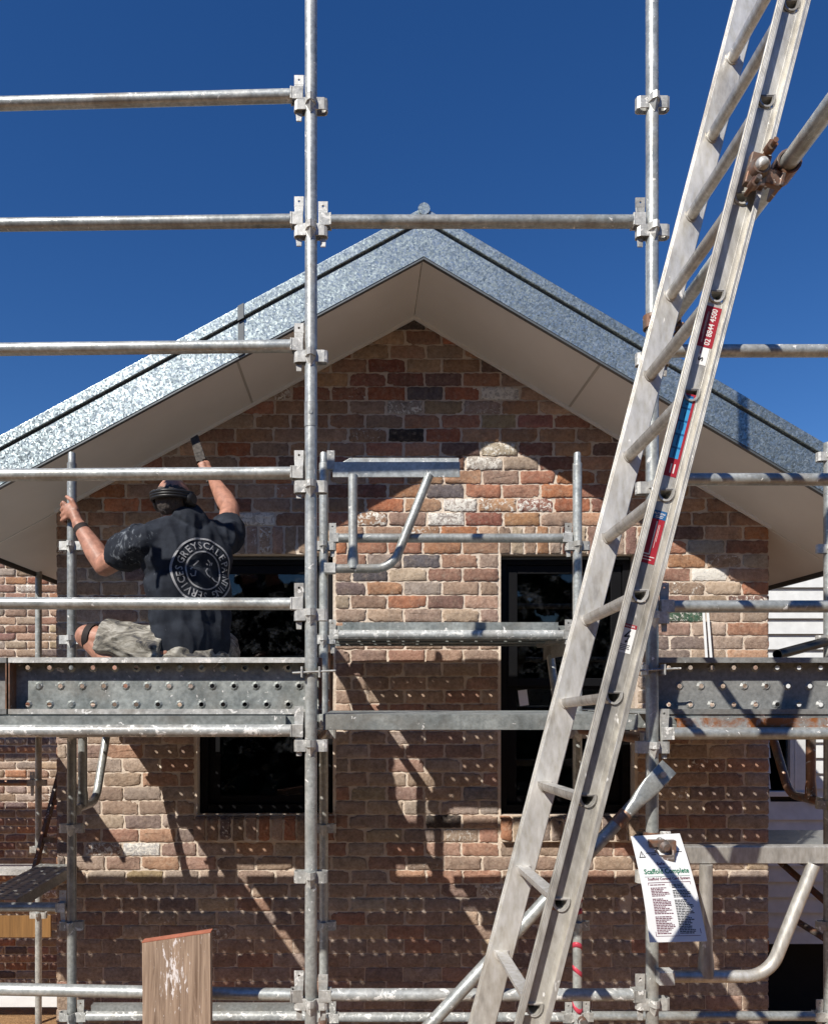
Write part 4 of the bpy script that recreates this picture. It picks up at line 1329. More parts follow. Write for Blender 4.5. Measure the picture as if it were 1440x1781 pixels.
def txt_along(s, u0, u1, v0, v1, bold=0.0):
    """letters that read upward along the rail; u0..u1 letter height, v0..v1 run"""
    vs, fs = text2d(s, 1.0, 'LEFT', 2, bold)
    xs = [p[0] for p in vs]; ys = [p[1] for p in vs]
    ax, bx = min(xs), max(xs); ay, by = min(ys), max(ys)
    return ([(u1 - (y - ay) / (by - ay) * (u1 - u0), v0 + (x - ax) / (bx - ax) * (v1 - v0)) for x, y in vs], fs)
def txt_across(s, u0, u1, v0, v1, bold=0.0):
    vs, fs = text2d(s, 1.0, 'LEFT', 2, bold)
    xs = [p[0] for p in vs]; ys = [p[1] for p in vs]
    ax, bx = min(xs), max(xs); ay, by = min(ys), max(ys)
    return ([(u0 + (x - ax) / (bx - ax) * (u1 - u0), v0 + (y - ay) / (by - ay) * (v1 - v0)) for x, y in vs], fs)
# phone number
sticker('phone_sticker', kofpx(631), kofpx(561), -0.031, 0.024, ['red', 'whiteink'],
        [(1, [txt_along('02 8844 4500', 0.52, 0.83, 0.05, 0.95, 0.02), rect(0.37, 0.1, 0.385, 0.86), rect(0.41, 0.1, 0.425, 0.86), rect(0.345, 0.3, 0.36, 0.8)])], 'red sticker with a white phone number')
sticker('size_sticker', kofpx(662), kofpx(632), -0.008, 0.018, ['paper', 'blackink', 'red'],
        [(1, [txt_along('S', 0.05, 0.6, 0.2, 0.45, 0.03)]), (2, [rect(0.1, 0.6, 0.2, 0.97)])], 'small worn white sticker')
# blue lettering in a red border
bars = []
seq = [(0.02, 0.17), (0.20, 0.38), (0.41, 0.59), (0.62, 0.79), (0.82, 0.98)]
glyph = []
for (v0, v1) in seq:
    glyph.append(rect(0.30, 0.20 + v0 * 0.77, 0.84, 0.20 + v1 * 0.77))
cuts = []
for i, (v0, v1) in enumerate(seq):
    a, b = 0.20 + v0 * 0.77, 0.20 + v1 * 0.77; h = b - a
    if i in (0, 1): cuts.append(rect(0.50, a + h * 0.12, 0.58, b))
    if i == 2: cuts += [rect(0.42, a + h * 0.3, 0.5, a + h * 0.9), rect(0.62, a + h * 0.3, 0.70, a + h * 0.9)]
    if i == 3: cuts += [rect(0.55, a + h * 0.2, 0.62, a + h * 0.8)]
    if i == 4: cuts += [rect(0.5, a + h * 0.25, 0.66, a + h * 0.4), rect(0.5, a + h * 0.6, 0.66, a + h * 0.75)]
    cuts.append(rect(0.30, b, 0.84, b + 0.022))
sticker('lettered_sticker', kofpx(857), kofpx(714), -0.031, 0.016, ['red', 'blue', 'navyblue', 'whiteink'],
        [(1, glyph), (2, cuts), (3, [rect(0.52, 0.04, 0.60, 0.15), rect(0.72, 0.04, 0.80, 0.15)])], 'tall red sticker with a column of sky blue block letters')
# caution sticker
sticker('caution_sticker', kofpx(1007), kofpx(917), -0.028, 0.017, ['red', 'navyblue', 'whiteink'],
        [(1, [rect(0, 0.84, 1, 1)]),
         (2, [txt_across('CAUTION', 0.1, 0.9, 0.925, 0.965, 0.02), rect(0.35, 0.895, 0.85, 0.905), rect(0.35, 0.865, 0.8, 0.875), rect(0.50, 0.16, 0.585, 0.80), rect(0.12, 0.16, 0.50, 0.185),
              rect(0.12, 0.115, 0.9, 0.13), rect(0.2, 0.06, 0.75, 0.075), rect(0.68, 0.3, 0.70, 0.74), rect(0.75, 0.42, 0.77, 0.74)])], 'red and blue caution sticker')
sticker('shock_sticker', kofpx(1160), kofpx(1112), -0.027, 0.014, ['paper', 'red', 'blackink', 'whiteink'],
        [(1, [rect(0.0, 0.86, 1, 1.0)]), (3, [txt_across('DANGER', 0.1, 0.9, 0.90, 0.965, 0.02)]),
         (2, [([(0.62, 0.80), (0.30, 0.56), (0.40, 0.54), (0.70, 0.80)], [(0, 1, 2, 3)]), ([(0.30, 0.56), (0.66, 0.63), (0.68, 0.58), (0.36, 0.52)], [(0, 1, 2, 3)]),
              ([(0.66, 0.63), (0.50, 0.38), (0.56, 0.37), (0.72, 0.62)], [(0, 1, 2, 3)]), ([(0.42, 0.42), (0.66, 0.42), (0.50, 0.33)], [(0, 1, 2)]),
              rect(0.2, 0.26, 0.85, 0.28), rect(0.2, 0.20, 0.8, 0.22), rect(0.2, 0.14, 0.85, 0.16), rect(0.2, 0.08, 0.6, 0.10)])], 'white sticker with a black lightning bolt')

# coupler tying the ladder rail to the loose tube
kc = (ZT - LP0.z) / LDV.z
c_l = lp(kc - 0.10, 0.012, -0.036); yy = c_l.y
t = thing('scaffold_coupler', c_l, 'greasy rusty double coupler clamped over the ladder rail at the upper right', 'coupler', 'swivel couplers')
m = MB(); half_clamp(m, tubeat(yy + 0.03), (0.044, 1, 0), start=2.6, w_=0.030); m.build('clamp_ring', M['dark'], t, 0.0012)
m = MB(); m.box(c_l, (0.028, 0.010, 0.045), (lw, lr, ld)); m.sweep([c_l - lr * 0.008, c_l - lr * 0.026], [0.030, 0.024], 18)
for dk, dw in ((0.055, 0.012), (-0.055, -0.006)):
    p = c_l + ld * dk + lw * dw
    m.sweep([p - lr * 0.012, p - lr * 0.034], 0.0155, 6); m.sweep([p + lr * 0.02, p - lr * 0.05], 0.0075, 10)
m.box(c_l + lw * 0.05 + lr * 0.012, (0.03, 0.008, 0.022), (lw, lr, ld)); m.box(c_l + lw * 0.074 + lr * 0.035, (0.006, 0.034, 0.02), (lw, lr, ld))
m.build('clamp_body', M['dark'], t, 0.003)
m = MB(); m.ellipsoid(c_l - lr * 0.026, (0.018, 0.018, 0.018)); m.build('rivet_head', M['fit'], t)

# ------------------------------------------------------------------ scaffold card
TLc, TRc = P(1097, 1455, 2.80), P(1182, 1450, 2.875)
BRc, BLc = P(1230, 1638, 2.68), P(1130, 1640, 2.60)
cn = (TRc - TLc).cross(BLc - TLc).normalized()
if cn.y > 0: cn = -cn
def cardp(u, v, h=0.0):
    """u across from the left, v down from the top"""
    a = TLc.lerp(TRc, u); b = BLc.lerp(BRc, u)
    bend = 0.012 * math.sin(v * math.pi)
    return a.lerp(b, v) + cn * (h + bend)
card = thing('scaffold_card', TLc.lerp(TRc, 0.5), 'white printed scaffold card hanging from a clamp at the lower right', 'tag')
m = MB(); NV = 10
top = [cardp(u, i / NV, 0.0) for i in range(NV + 1) for u in (0, 1)]; bot = [cardp(u, i / NV, -0.0012) for i in range(NV + 1) for u in (0, 1)]
nn = len(top); ff = []
for i in range(NV):
    a = 2 * i
    ff += [(a, a + 1, a + 3, a + 2), (nn + a, nn + a + 2, nn + a + 3, nn + a + 1), (a, a + 2, nn + a + 2, nn + a), (a + 1, nn + a + 1, nn + a + 3, a + 3)]
ff += [(0, nn, nn + 1, 1), (2 * NV, 2 * NV + 1, nn + 2 * NV + 1, nn + 2 * NV)]
m.add(top + bot, ff, False)
m.build('sheet', M['paper'], card)
def cprint(name, slot, polys, h=0.0006):
    m = MB()
    for vs, fs in polys:
        m.add([cardp(u, v, h) for u, v in vs], fs)
    return m.build(name, M[slot], card)
def ctext(s, u0, u1, v0, v1, bold=0.0):
    vs, fs = text2d(s, 1.0, 'LEFT', 2, bold)
    xs = [p[0] for p in vs]; ys = [p[1] for p in vs]
    ax, bx = min(xs), max(xs); ay, by = min(ys), max(ys)
    return ([(u0 + (x - ax) / (bx - ax) * (u1 - u0), v1 - (y - ay) / (by - ay) * (v1 - v0)) for x, y in vs], fs)
def cr(u0, v0, u1, v1): return ([(u0, v0), (u1, v0), (u1, v1), (u0, v1)], [(0, 1, 2, 3)])
cprint('green_heading', 'greenink', [ctext('Scaffold Complete', 0.09, 0.95, 0.338, 0.404, 0.03), cr(0.08, 0.412, 0.94, 0.415)])
pr = [ctext('Scaffold Control Card System', 0.13, 0.93, 0.422, 0.456, 0.03)]
pr += [cr(0.12, 0.468, 0.92, 0.473), cr(0.12, 0.468, 0.130, 0.95), cr(0.12, 0.947, 0.90, 0.951), cr(0.911, 0.468, 0.921, 0.93), cr(0.515, 0.48, 0.52, 0.945)]
r2 = random.Random(5)
blk = []
for col0, col1 in ((0.15, 0.49), (0.545, 0.89)):
    v = 0.487
    while v < 0.935:
        w_ = r2.uniform(0.55, 1.0) * (col1 - col0)
        if r2.random() < 0.92:
            u = col0
            while u < col0 + w_:
                e = min(u + r2.uniform(0.02, 0.07), col0 + w_)
                (pr if col0 < 0.3 else blk).append(cr(u, v, e, v + 0.0085)); u = e + 0.008
        v += 0.0145
pr += [ctext('Safe', 0.36, 0.52, 0.275, 0.305, 0.02)]
cprint('maroon_print', 'redink', pr)
cprint('warning_triangle', 'blackink', [([(0.06, 0.225), (0.125, 0.155), (0.19, 0.225)], [(0, 1, 2)])])
blk += [cr(0.21, 0.178, 0.40, 0.186), cr(0.30, 0.196, 0.40, 0.204), cr(0.80, 0.178, 0.92, 0.186), cr(0.40, 0.325, 0.62, 0.33)]
cprint('black_print', 'blackink', blk)
cprint('triangle_inside', 'paper', [([(0.082, 0.217), (0.125, 0.172), (0.168, 0.217)], [(0, 1, 2)])], 0.0010)
cprint('exclamation_mark', 'blackink', [cr(0.120, 0.183, 0.130, 0.202), cr(0.120, 0.206, 0.130, 0.211)], 0.0014)
# clamp the card hangs from
cc = P(1152, 1470, 2.80)
t = thing('scaffold_coupler', cc, 'oily dark coupler on the post holding the top of the white card', 'coupler', 'swivel couplers')
m = MB(); half_clamp(m, (X2, YF, cc.z), (0, 0, 1), start=0.8); m.build('clamp_ring', M['dark'], t, 0.0012)
m = MB(); m.sweep([cc + Vector((0, 0.07, 0.0)), cc + Vector((0.004, -0.01, -0.004))], 0.024, 14); m.sweep([cc + Vector((0.004, -0.012, -0.004)), cc + Vector((0.006, -0.028, -0.006))], [0.020, 0.013], 14)
m.box(cc + Vector((-0.030, 0.0, 0.006)), (0.022, 0.012, 0.013)); m.box(cc + Vector((0.036, 0.01, -0.008)), (0.016, 0.012, 0.024))
m.sweep([cc + Vector((-0.03, 0, -0.02)), cc + Vector((-0.012, -0.008, -0.052)), cc + Vector((0.036, -0.008, -0.052)), cc + Vector((0.04, 0, -0.02))], 0.009, 10)
m.box(cc + Vector((0.012, -0.006, -0.048)), (0.03, 0.008, 0.012))
m.build('clamp_body', M['dark'], t, 0.003)

# tape wound round the low part of the back post before the right window
for i, zc_ in enumerate((bz(1568), bz(1590), bz(1648), bz(1690), bz(1752))):
    m = MB(); n = 18; vs = []
    for k in range(n + 1):
        th_ = 2 * math.pi * k / n
        s_ = 0.020 * math.cos(th_ + i)
        for hh in (-0.014, 0.014): vs.append((XB2 + 0.0256 * math.cos(th_), YB_ + 0.0256 * math.sin(th_), zc_ + s_ + hh))
    m.add(vs, [(2 * k, 2 * k + 2, 2 * k + 3, 2 * k + 1) for k in range(n)], True)
    tp = m.build('tape_band', M['pink'], None, 0, (XB2, YB_, zc_))
    md = tp.modifiers.new('film', 'SOLIDIFY'); md.thickness = 0.001
    tag(tp, '%s band of red tape wound round the back post at the lower right' % ('topmost', 'second from top', 'middle', 'second from bottom', 'bottom')[i], 'tape', 'red tape bands')

# ------------------------------------------------------------------ upright timber offcut in the foreground
yt = 2.72
q = [P(247, 1641, yt), P(366, 1623, yt)]
xa, xb = q[0].x, q[1].x
to = Vector(((xa + xb) / 2, yt, 0))
m = MB()
m.prism([(xa + 0.012, yt, 0.0), (xb + 0.010, yt, 0.0), (xb, yt, q[1].z), (xa, yt, q[0].z)], (0, 0.036, 0))
tb_ = m.build('timber_offcut', M['timber'], None, 0.002, to)
tag(tb_, 'rough upright timber offcut with an orange painted end and white scrapes in the foreground', 'timber')
m = MB()
m.prism([(xa - 0.001, yt - 0.0008, q[0].z + 0.0005), (xb + 0.001, yt - 0.0008, q[1].z + 0.0005), (xb + 0.001, yt - 0.0008, q[1].z + 0.004), (xa - 0.001, yt - 0.0008, q[0].z + 0.004)], (0, 0.0376, 0))
m.build('painted_end', M['orange'], tb_)

# white folded strap on the sunlit wall
t0 = P(1226, 1068, 4.77)
m = MB()
for (a, b, dx) in ((1222, 1227, 0.0), (1229, 1235, 0.02)):
    m.prism([P(a, 1066, 4.79), P(a + 4, 1066, 4.79), P(b + 4, 1146, 4.77), P(b, 1146, 4.77)], (0, 0.006, 0))
tag(m.build('white_strap', M['white'], None, 0, t0), 'white plastic strap hanging against the sunlit bricks at the right', 'strap')

# black pipe end at the right edge
pa, pb = P(1352, 1139, 3.75), P(1452, 1112, 4.0)
t = thing('black_handle', pa, 'short black tube end pointing out from the right edge before the white boards', 'tube')
m = MB(); m.sweep([pa, pb], 0.0255, 20, True, 0.004); m.build('tube', M['rubber'], t)
m = MB(); m.sweep([pb - (pb - pa).normalized() * 0.06, pb + (pb - pa).normalized() * 0.02], 0.031, 20); m.build('collar', M['fit'], t)

# ------------------------------------------------------------------ scaffold along the left side of the house
YS = 5.7
XS = (67 - VX) / F * YS
def sz(py): return ZC + (VY - py) / F * YS
standard(XS, YS, 0, sz(860), [sz(1362), sz(1250), sz(1478), sz(1592)], 'dark distant scaffold post in front of the recessed left wing', GS, 'galv')
standard(XS - 1.9, YS + 0.2, 0, sz(860), [sz(1362), sz(1478)], 'far scaffold post out of view at the left wing', GS, 'galv')
ledger(XS - 1.9, XS, YS, sz(1362), sz(1362), 'dark side scaffold rail in front of the left wing', GL, 'dark', ends=(0, 1))
for i in range(4):
    xx = -2.28 - 0.24 * i; m = MB(); board(m, 1.9, 0.23, lambda a, b, c: Vector((xx + b, 4.02 + a, ZD + c)), 0.06)
    o = m.build('steel_plank', M['plank'], None, 0, (xx, 5.0, ZD - 0.06)); tag(solid(o), 'perforated plank of the main deck turning the left corner of the house', 'scaffold plank', GD)
for i in range(1):
    x0 = -1.95; L = 0.86
    m = MB(); board(m, L, 0.24, lambda a, b, c: Vector((x0 + b, 3.99 + a, ZC - 1.075 + c)), 0.06, 0.05, 4, 0.009)
    o = m.build('steel_plank', M['dullplank'], None, 0, (x0, 4.4, ZC - 1.2)); tag(solid(o), 'short perforated plank of the lower side platform at the left edge', 'scaffold plank', GD)
m = MB(); m.bb(-5.2, P(101, 0, 6.2).x, 6.2, 6.43, P(0, 1523, 6.2).z, P(0, 1514, 6.2).z)
tag(m.build('side_plank', M['fit'], None, 0, (-4, 6.3, 0.5)), 'bright edged far plank low before the recessed left wing', 'scaffold plank')
m = MB(); m.bb(-4.2, P(88, 0, 5.9).x, 5.9, 5.918, P(0, 1631, 5.9).z, P(0, 1594, 5.9).z)
tag(m.build('formwork_board', M['ply'], None, 0, (-3.4, 5.9, 0.5)), 'orange formwork board on edge at the lower left', 'board')
m = MB(); m.bb(-5.6, -2.2, 5.95, 6.1, P(0, 1757, 5.9).z, P(0, 1740, 5.9).z)  # whole plank in one plain white
tag(m.build('side_plank', M['white'], None, 0, (-3.4, 6.0, 0.0)), 'white plank at the very bottom left behind the lowest rail', 'scaffold plank')
# decks of the side scaffold, outside the frame, that shade the wing
for (y0, zz_, n_) in ((6.35, ZC + 1.42, 1), (6.2, ZC - 0.07, 4), (6.2, ZC - 1.0, 4)):
    deck(-6.6, -3.95, y0, n_, zz_, 'perforated plank of the side scaffold before the left wing')
for xx in (-6.4, -4.4):
    standard(xx, 6.15, 0, ZC + 1.9, [], 'post of the side scaffold before the left wing', GS, 'galv')
# short side ladder; its dark steel stands in for shade
t = thing('access_ladder', P(75, 1540, 5.0), 'narrow dark access ladder in the shade at the left edge', 'ladder')
a0, a1 = P(101, 1338, 5.25), P(47, 1545, 4.95)
for off_ in (0.0, 0.36):
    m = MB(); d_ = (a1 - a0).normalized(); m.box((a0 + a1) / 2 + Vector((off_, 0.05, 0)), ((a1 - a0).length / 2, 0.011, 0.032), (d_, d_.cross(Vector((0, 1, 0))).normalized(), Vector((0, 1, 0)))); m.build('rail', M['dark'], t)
for f_ in (0.3, 0.62, 0.92):
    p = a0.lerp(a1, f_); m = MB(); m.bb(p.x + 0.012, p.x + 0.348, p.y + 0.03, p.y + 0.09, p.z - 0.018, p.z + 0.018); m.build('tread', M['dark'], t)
# dark side scaffold clutter at the lower right
for (pa, pb, lb_) in (((1348, 1492), (1460, 1590), 'dark diagonal side brace at the right edge, above the black void'), ((1378, 1598), (1470, 1655), 'lower dark side brace at the right edge, before the black void')):
    a_, b_ = P(pa[0], pa[1], 5.6), P(pb[0], pb[1], 5.0)
    t = thing('side_brace', a_, lb_, 'scaffold brace')
    m = MB(); m.tube(a_, b_, RT, 16); m.build('tube', M['dark'], t)
m = MB(); qa = P(1335, 1440, 5.4); m.bb(P(1340, 0, 5.4).x, 4.6, 5.0, 6.2, P(0, 1478, 5.4).z - 0.03, P(0, 1478, 5.4).z)
tag(m.build('side_plank', M['dullplank'], None, 0.003, (3.5, 5.4, 1.1)), 'grey plank of the side platform beyond the right brick corner', 'scaffold plank')

# ------------------------------------------------------------------ the man on the deck
def m_shorts():
    m, nt, bs = newmat('paint_stained_shorts')
    tc = nd(nt, 'ShaderNodeTexCoord')
    mp = nd(nt, 'ShaderNodeMapping'); mp.inputs['Scale'].default_value = (0.5, 1, 1.4); mp.inputs['Rotation'].default_value = (0, 0.35, 0)
    nt.links.new(tc.outputs['Object'], mp.inputs[0])
    n1 = noise(nt, 16, 6, 0.7, mp.outputs[0], 0.8); n2 = noise(nt, 60, 4, 0.7, mp.outputs[0])
    c = ramp(nt, n1.outputs[0], [(0.38, (0.035, 0.035, 0.04)), (0.48, (0.17, 0.155, 0.125)), (0.64, (0.42, 0.40, 0.35))]).outputs[0]
    nt.links.new(c, bs.inputs['Base Color']); bs.inputs['Roughness'].default_value = 0.9
    bump(nt, bs, n2.outputs[0], 0.4, 0.004)
    return m
SHIRT_SMEAR = (-0.27, -0.15, 0.80)
M['shirt'] = m_shirt(); M['shorts'] = m_shorts()

def remesh(mb, voxel, smooth=6, crease=None):
    me = bpy.data.meshes.new('tmp'); me.from_pydata([tuple(v) for v in mb.v], [], mb.f)
    ob = bpy.data.objects.new('tmp', me); COL.objects.link(ob)
    md = ob.modifiers.new('r', 'REMESH'); md.mode = 'VOXEL'; md.voxel_size = voxel; md.use_smooth_shade = True
    ms = ob.modifiers.new('s', 'SMOOTH'); ms.factor = 0.5; ms.iterations = smooth
    out = evaluated_mesh(ob)
    bpy.data.objects.remove(ob); bpy.data.meshes.remove(me)
    if crease:
        nr = [v.normal.copy() for v in out.vertices]
        for v, q in zip(out.vertices, nr):
            v.co += q * crease(v.co, q)
    for p in out.polygons: p.use_smooth = True
    out.update()
    return out

def place(me, name, mat, parent=None, loc=None):
    o0 = Vector((0, 0, 0)); p = parent
    while p is not None: o0 += Vector(p.location); p = p.parent
    if parent is None: o0 = Vector(loc)
    me.transform(Matrix.Translation(-o0)); me.materials.clear(); me.materials.append(mat); me.name = name
    ob = bpy.data.objects.new(name, me); COL.objects.link(ob)
    if parent is not None: ob.parent = parent
    else: ob.location = loc
    return ob

YM = 3.70
shL, elL, wrL = P(250, 942, 3.62), P(182, 984, 3.80), P(137, 913, 3.885)
shR, elR, wrR = P(394, 940, 3.84), P(400, 884, 4.02), P(373, 838, 4.20)
pel, chest, waist, neck = P(330, 1142, 3.73), P(325, 968, 3.73), P(331, 1075, 3.73), P(312, 918, 3.72)
hd = P(303, 868, 3.70)
RZ = Matrix.Rotation(R(31), 3, 'Z')
hipL, kneeL, ankL, toeL = P(292, 1136, 3.66), P(152, 1107, 3.74), P(262, 1219, 3.62), P(205, 1226, 3.68)
hipR, kneeR, ankR, toeR = P(366, 1146, 3.82), P(392, 1126, 4.18), P(380, 1218, 3.98), P(390, 1222, 4.14)
fdir = Vector((0.42, 0.85, 0.22)).normalized()
side = fdir.cross(Vector((0, 0, 1))).normalized()   # to his right
upv = side.cross(fdir).normalized()
RH = Matrix((side, fdir, upv)).transposed()

b = MB()
b.ellipsoid(chest, (0.20, 0.115, 0.19), RZ); b.ellipsoid(waist, (0.165, 0.115, 0.2), RZ); b.ellipsoid(pel, (0.17, 0.13, 0.13), RZ)
b.capsule(neck - Vector((0, 0, 0.03)), hd - Vector((0, 0, 0.05)), 0.066, 0.058)
b.capsule(chest + Vector((0, 0, 0.10)), shL, 0.085, 0.06); b.capsule(chest + Vector((0, 0, 0.10)), shR, 0.085, 0.06)
# head and face
b.ellipsoid(hd, (0.077, 0.096, 0.105), RH)
b.ellipsoid(hd + fdir * 0.045 - upv * 0.055, (0.056, 0.058, 0.062), RH)
b.capsule(hd + fdir * 0.092 - upv * 0.005, hd + fdir * 0.115 - upv * 0.032, 0.010, 0.015)       # nose
b.capsule(hd + fdir * 0.088 - upv * 0.066 - side * 0.02, hd + fdir * 0.088 - upv * 0.066 + side * 0.02, 0.009, 0.009)  # mouth
b.capsule(hd + fdir * 0.086 + upv * 0.018 - side * 0.045, hd + fdir * 0.086 + upv * 0.018 + side * 0.045, 0.010, 0.010)  # brow
for sg in (-1, 1):
    b.ellipsoid(hd + side * (sg * 0.080) - upv * 0.018 + fdir * 0.004, (0.011, 0.022, 0.034), RH)  # ears
# arms
b.capsule(shL, elL, 0.064, 0.055); b.capsule(elL, elL.lerp(wrL, 0.35), 0.055, 0.056); b.capsule(elL.lerp(wrL, 0.35), wrL, 0.056, 0.034)
b.capsule(shR, elR, 0.062, 0.052); b.capsule(elR, elR.lerp(wrR, 0.35), 0.052, 0.053); b.capsule(elR.lerp(wrR, 0.35), wrR, 0.053, 0.033)
# legs
for h_, k_, a_, t_ in ((hipL, kneeL, ankL, toeL), (hipR, kneeR, ankR, toeR)):
    b.capsule(h_, k_, 0.088, 0.060); b.capsule(k_, k_.lerp(a_, 0.35), 0.056, 0.058); b.capsule(k_.lerp(a_, 0.35), a_, 0.058, 0.038)
    b.capsule(a_ - Vector((0, 0, 0.02)), t_ - Vector((0, 0, 0.01)), 0.042, 0.032)
# left hand closed round the post: palm, four fingers, thumb
cx, cy = XB0, YB_
plm = P(125, 889, 3.912)
b.capsule(wrL, plm + Vector((0.012, 0.0, -0.012)), 0.030, 0.028)
b.ellipsoid(plm, (0.042, 0.020, 0.046), Matrix.Rotation(R(-18), 3, 'Y'))
for i, (py, sc) in enumerate(((874, 0.95), (883.5, 1.05), (893, 1.0), (902, 0.85))):
    k0 = P(110 + i * 1.2, py, 3.914); z0 = k0.z
    k1 = Vector((cx - 0.050, cy - 0.012, z0 - 0.003)); k2 = Vector((cx - 0.030, cy + 0.032, z0 - 0.007)); k3 = Vector((cx + 0.004 * sc, cy + 0.038, z0 - 0.009))
    b.capsule(plm + (k0 - plm) * 0.5, k0, 0.012, 0.0115); b.capsule(k0, k1, 0.0112, 0.0098); b.capsule(k1, k2, 0.0098, 0.009); b.capsule(k2, k3, 0.009, 0.008)
th0, th1, th2 = P(133, 886, 3.905), P(126, 871, 3.902), P(116, 864, 3.915)
b.capsule(th0, th1, 0.014, 0.0125); b.capsule(th1, th2, 0.0125, 0.010)
# right hand round the brush handle
br0, br1 = P(361, 836, 4.24), P(338, 762, 4.36)
bd = (br1 - br0).normalized()
plr = P(360, 814, 4.30)
b.capsule(wrR, plr, 0.029, 0.028); b.ellipsoid(plr, (0.026, 0.022, 0.045))
bx1 = bd.cross(Vector((0, 1, 0))).normalized(); by1 = bd.cross(bx1)
for i in range(4):
    c = br0 + bd * (0.055 + i * 0.021)
    a0 = plr + bd * (i - 1.2) * 0.020
    ps = [a0] + [c + (bx1 * math.cos(q) + by1 * math.sin(q)) * 0.021 for q in (R(40), R(120), R(205))]
    for (p0, p1), (q0, q1) in zip(zip(ps, ps[1:]), ((0.011, 0.0105), (0.0105, 0.009), (0.009, 0.0078))): b.capsule(p0, p1, q0, q1)
b.capsule(plr - bd * 0.02, br0 + bd * 0.10 - bx1 * 0.022, 0.013, 0.011); b.capsule(br0 + bd * 0.10 - bx1 * 0.022, br0 + bd * 0.135 - bx1 * 0.018, 0.011, 0.009)
bm = remesh(b, 0.0055, 4)
person = place(bm, 'person', M['skin'], None, (pel.x, pel.y, ZD))
tag(person, 'man in navy printed t-shirt and stained shorts squatting on the deck, back turned', 'person')

# t-shirt
def folds(amp, s1, dirv, seed):
    def f(co, n):
        q = Vector((co.x * s1[0] + seed, co.y * s1[1], co.z * s1[2]))
        w = mnoise.noise(q) * 0.6 + mnoise.noise(q * 2.1 + Vector((3, 1, 7))) * 0.4
        r_ = 1 - abs(mnoise.noise(q * 1.3 + Vector((9, 4, 2)))) * 2.4
        return amp * (w * 0.8 + max(r_, -0.4) * 0.5)
    return f
s = MB()
s.ellipsoid(chest - Vector((0, 0, 0.005)), (0.232, 0.138, 0.205), RZ, 28, 18); s.ellipsoid(waist, (0.205, 0.140, 0.22), RZ, 28, 18); s.ellipsoid(waist.lerp(pel, 0.55), (0.205, 0.150, 0.21), RZ, 28, 18)
s.ellipsoid(chest.lerp(waist, 0.5), (0.215, 0.138, 0.20), RZ, 28, 18)
s.capsule(chest + Vector((0, 0, 0.115)), shL, 0.092, 0.082); s.capsule(chest + Vector((0, 0, 0.115)), shR, 0.092, 0.080)
s.capsule(chest + Vector((0, 0, 0.15)), neck + Vector((0, 0, -0.035)), 0.11, 0.074)
eL = shL.lerp(elL, 0.62); eR = shR.lerp(elR, 0.50)
s.sweep([shL, eL], [0.092, 0.088], 24); s.sweep([shR, eR], [0.086, 0.080], 24)
fo = folds(0.019, (10, 10, 5.0), None, 0.0)
sm = remesh(s, 0.0065, 2, fo)
shirt = place(sm, 't_shirt', M['shirt'], person)
# printed ring on the back
bv = BVHTree.FromPolygons([v.co.copy() for v in shirt.data.vertices], [tuple(p.vertices) for p in shirt.data.polygons])
so = Vector(person.location)
ec = P(360, 990, 3.60)
en = Vector((math.sin(R(33)), -math.cos(R(33)), 0.06)).normalized()
eu = Vector((0, 0, 1)).cross(en).normalized(); ev = en.cross(eu)
def onshirt(x, y, h=0.005):
    p = ec + eu * x + ev * y + en * 0.4
    hit, nrm, idx, dist = bv.ray_cast(p - so, -en)
    return (hit + so + en * h) if hit is not None else None
RO, RI = 0.158, 0.092
pm = MB()
def stroke(pts, w_):
    n = len(pts); L_, R_ = [], []
    for i in range(n):
        a = Vector(pts[max(i - 1, 0)]); c = Vector(pts[min(i + 1, n - 1)]); d_ = (c - a)
        d_ = d_.normalized() if d_.length else Vector((1, 0))
        q = Vector((-d_.y, d_.x)) * (w_ / 2)
        L_.append(Vector(pts[i]) + q); R_.append(Vector(pts[i]) - q)
    for i in range(n - 1):
        qs = [onshirt(*L_[i]), onshirt(*L_[i + 1]), onshirt(*R_[i + 1]), onshirt(*R_[i])]
        if all(p is not None for p in qs): pm.add(qs, [(0, 1, 2, 3)])
for rad, w_ in ((RO, 0.009), (RI, 0.007)):
    stroke([(rad * math.cos(2 * math.pi * k / 72), rad * math.sin(2 * math.pi * k / 72)) for k in range(73)], w_)
def ringtext(txt, a0, a1, r0, h_):
    n = len(txt)
    for i, chh in enumerate(txt):
        if chh == ' ': continue
        vs, fs = text2d(chh, 1.0, 'CENTER', 2, 0.012)
        th_ = a0 + (a1 - a0) * i / (n - 1)
        w_ = h_ * 1.28
        out = []
        ok = True
        for x, y in vs:
            rr_ = r0 + y * h_ * 1.4
            an = th_ - x * w_ / (r0 + h_ / 2)
            p = onshirt(rr_ * math.cos(an), rr_ * math.sin(an))
            if p is None: ok = False; break
            out.append(p)
        if ok: pm.add(out, fs)
ringtext('GREYSCALE', R(160), R(38), 0.107, 0.036)
ringtext('PAINTING', R(22), R(-62), 0.107, 0.036)
ringtext('SERVICES', R(-88), R(-182), 0.107, 0.036)
for st in ([(-0.055, 0.02), (-0.03, 0.045)], [(-0.07, 0.0), (-0.06, 0.012)], [(0.02, 0.055), (0.035, 0.04), (0.03, 0.028)], [(0.045, 0.045), (0.04, 0.03)], [(0.012, 0.036), (0.02, 0.03)],
           [(0.02, 0.015), (0.008, 0.0), (0.016, -0.018), (0.032, -0.03)], [(0.04, -0.03), (0.055, -0.045), (0.075, -0.05)], [(-0.045, -0.005), (-0.05, -0.03), (-0.065, -0.032), (-0.072, -0.02)]):
    stroke(st, 0.006)
pm.build('back_print', M['ink'], shirt)

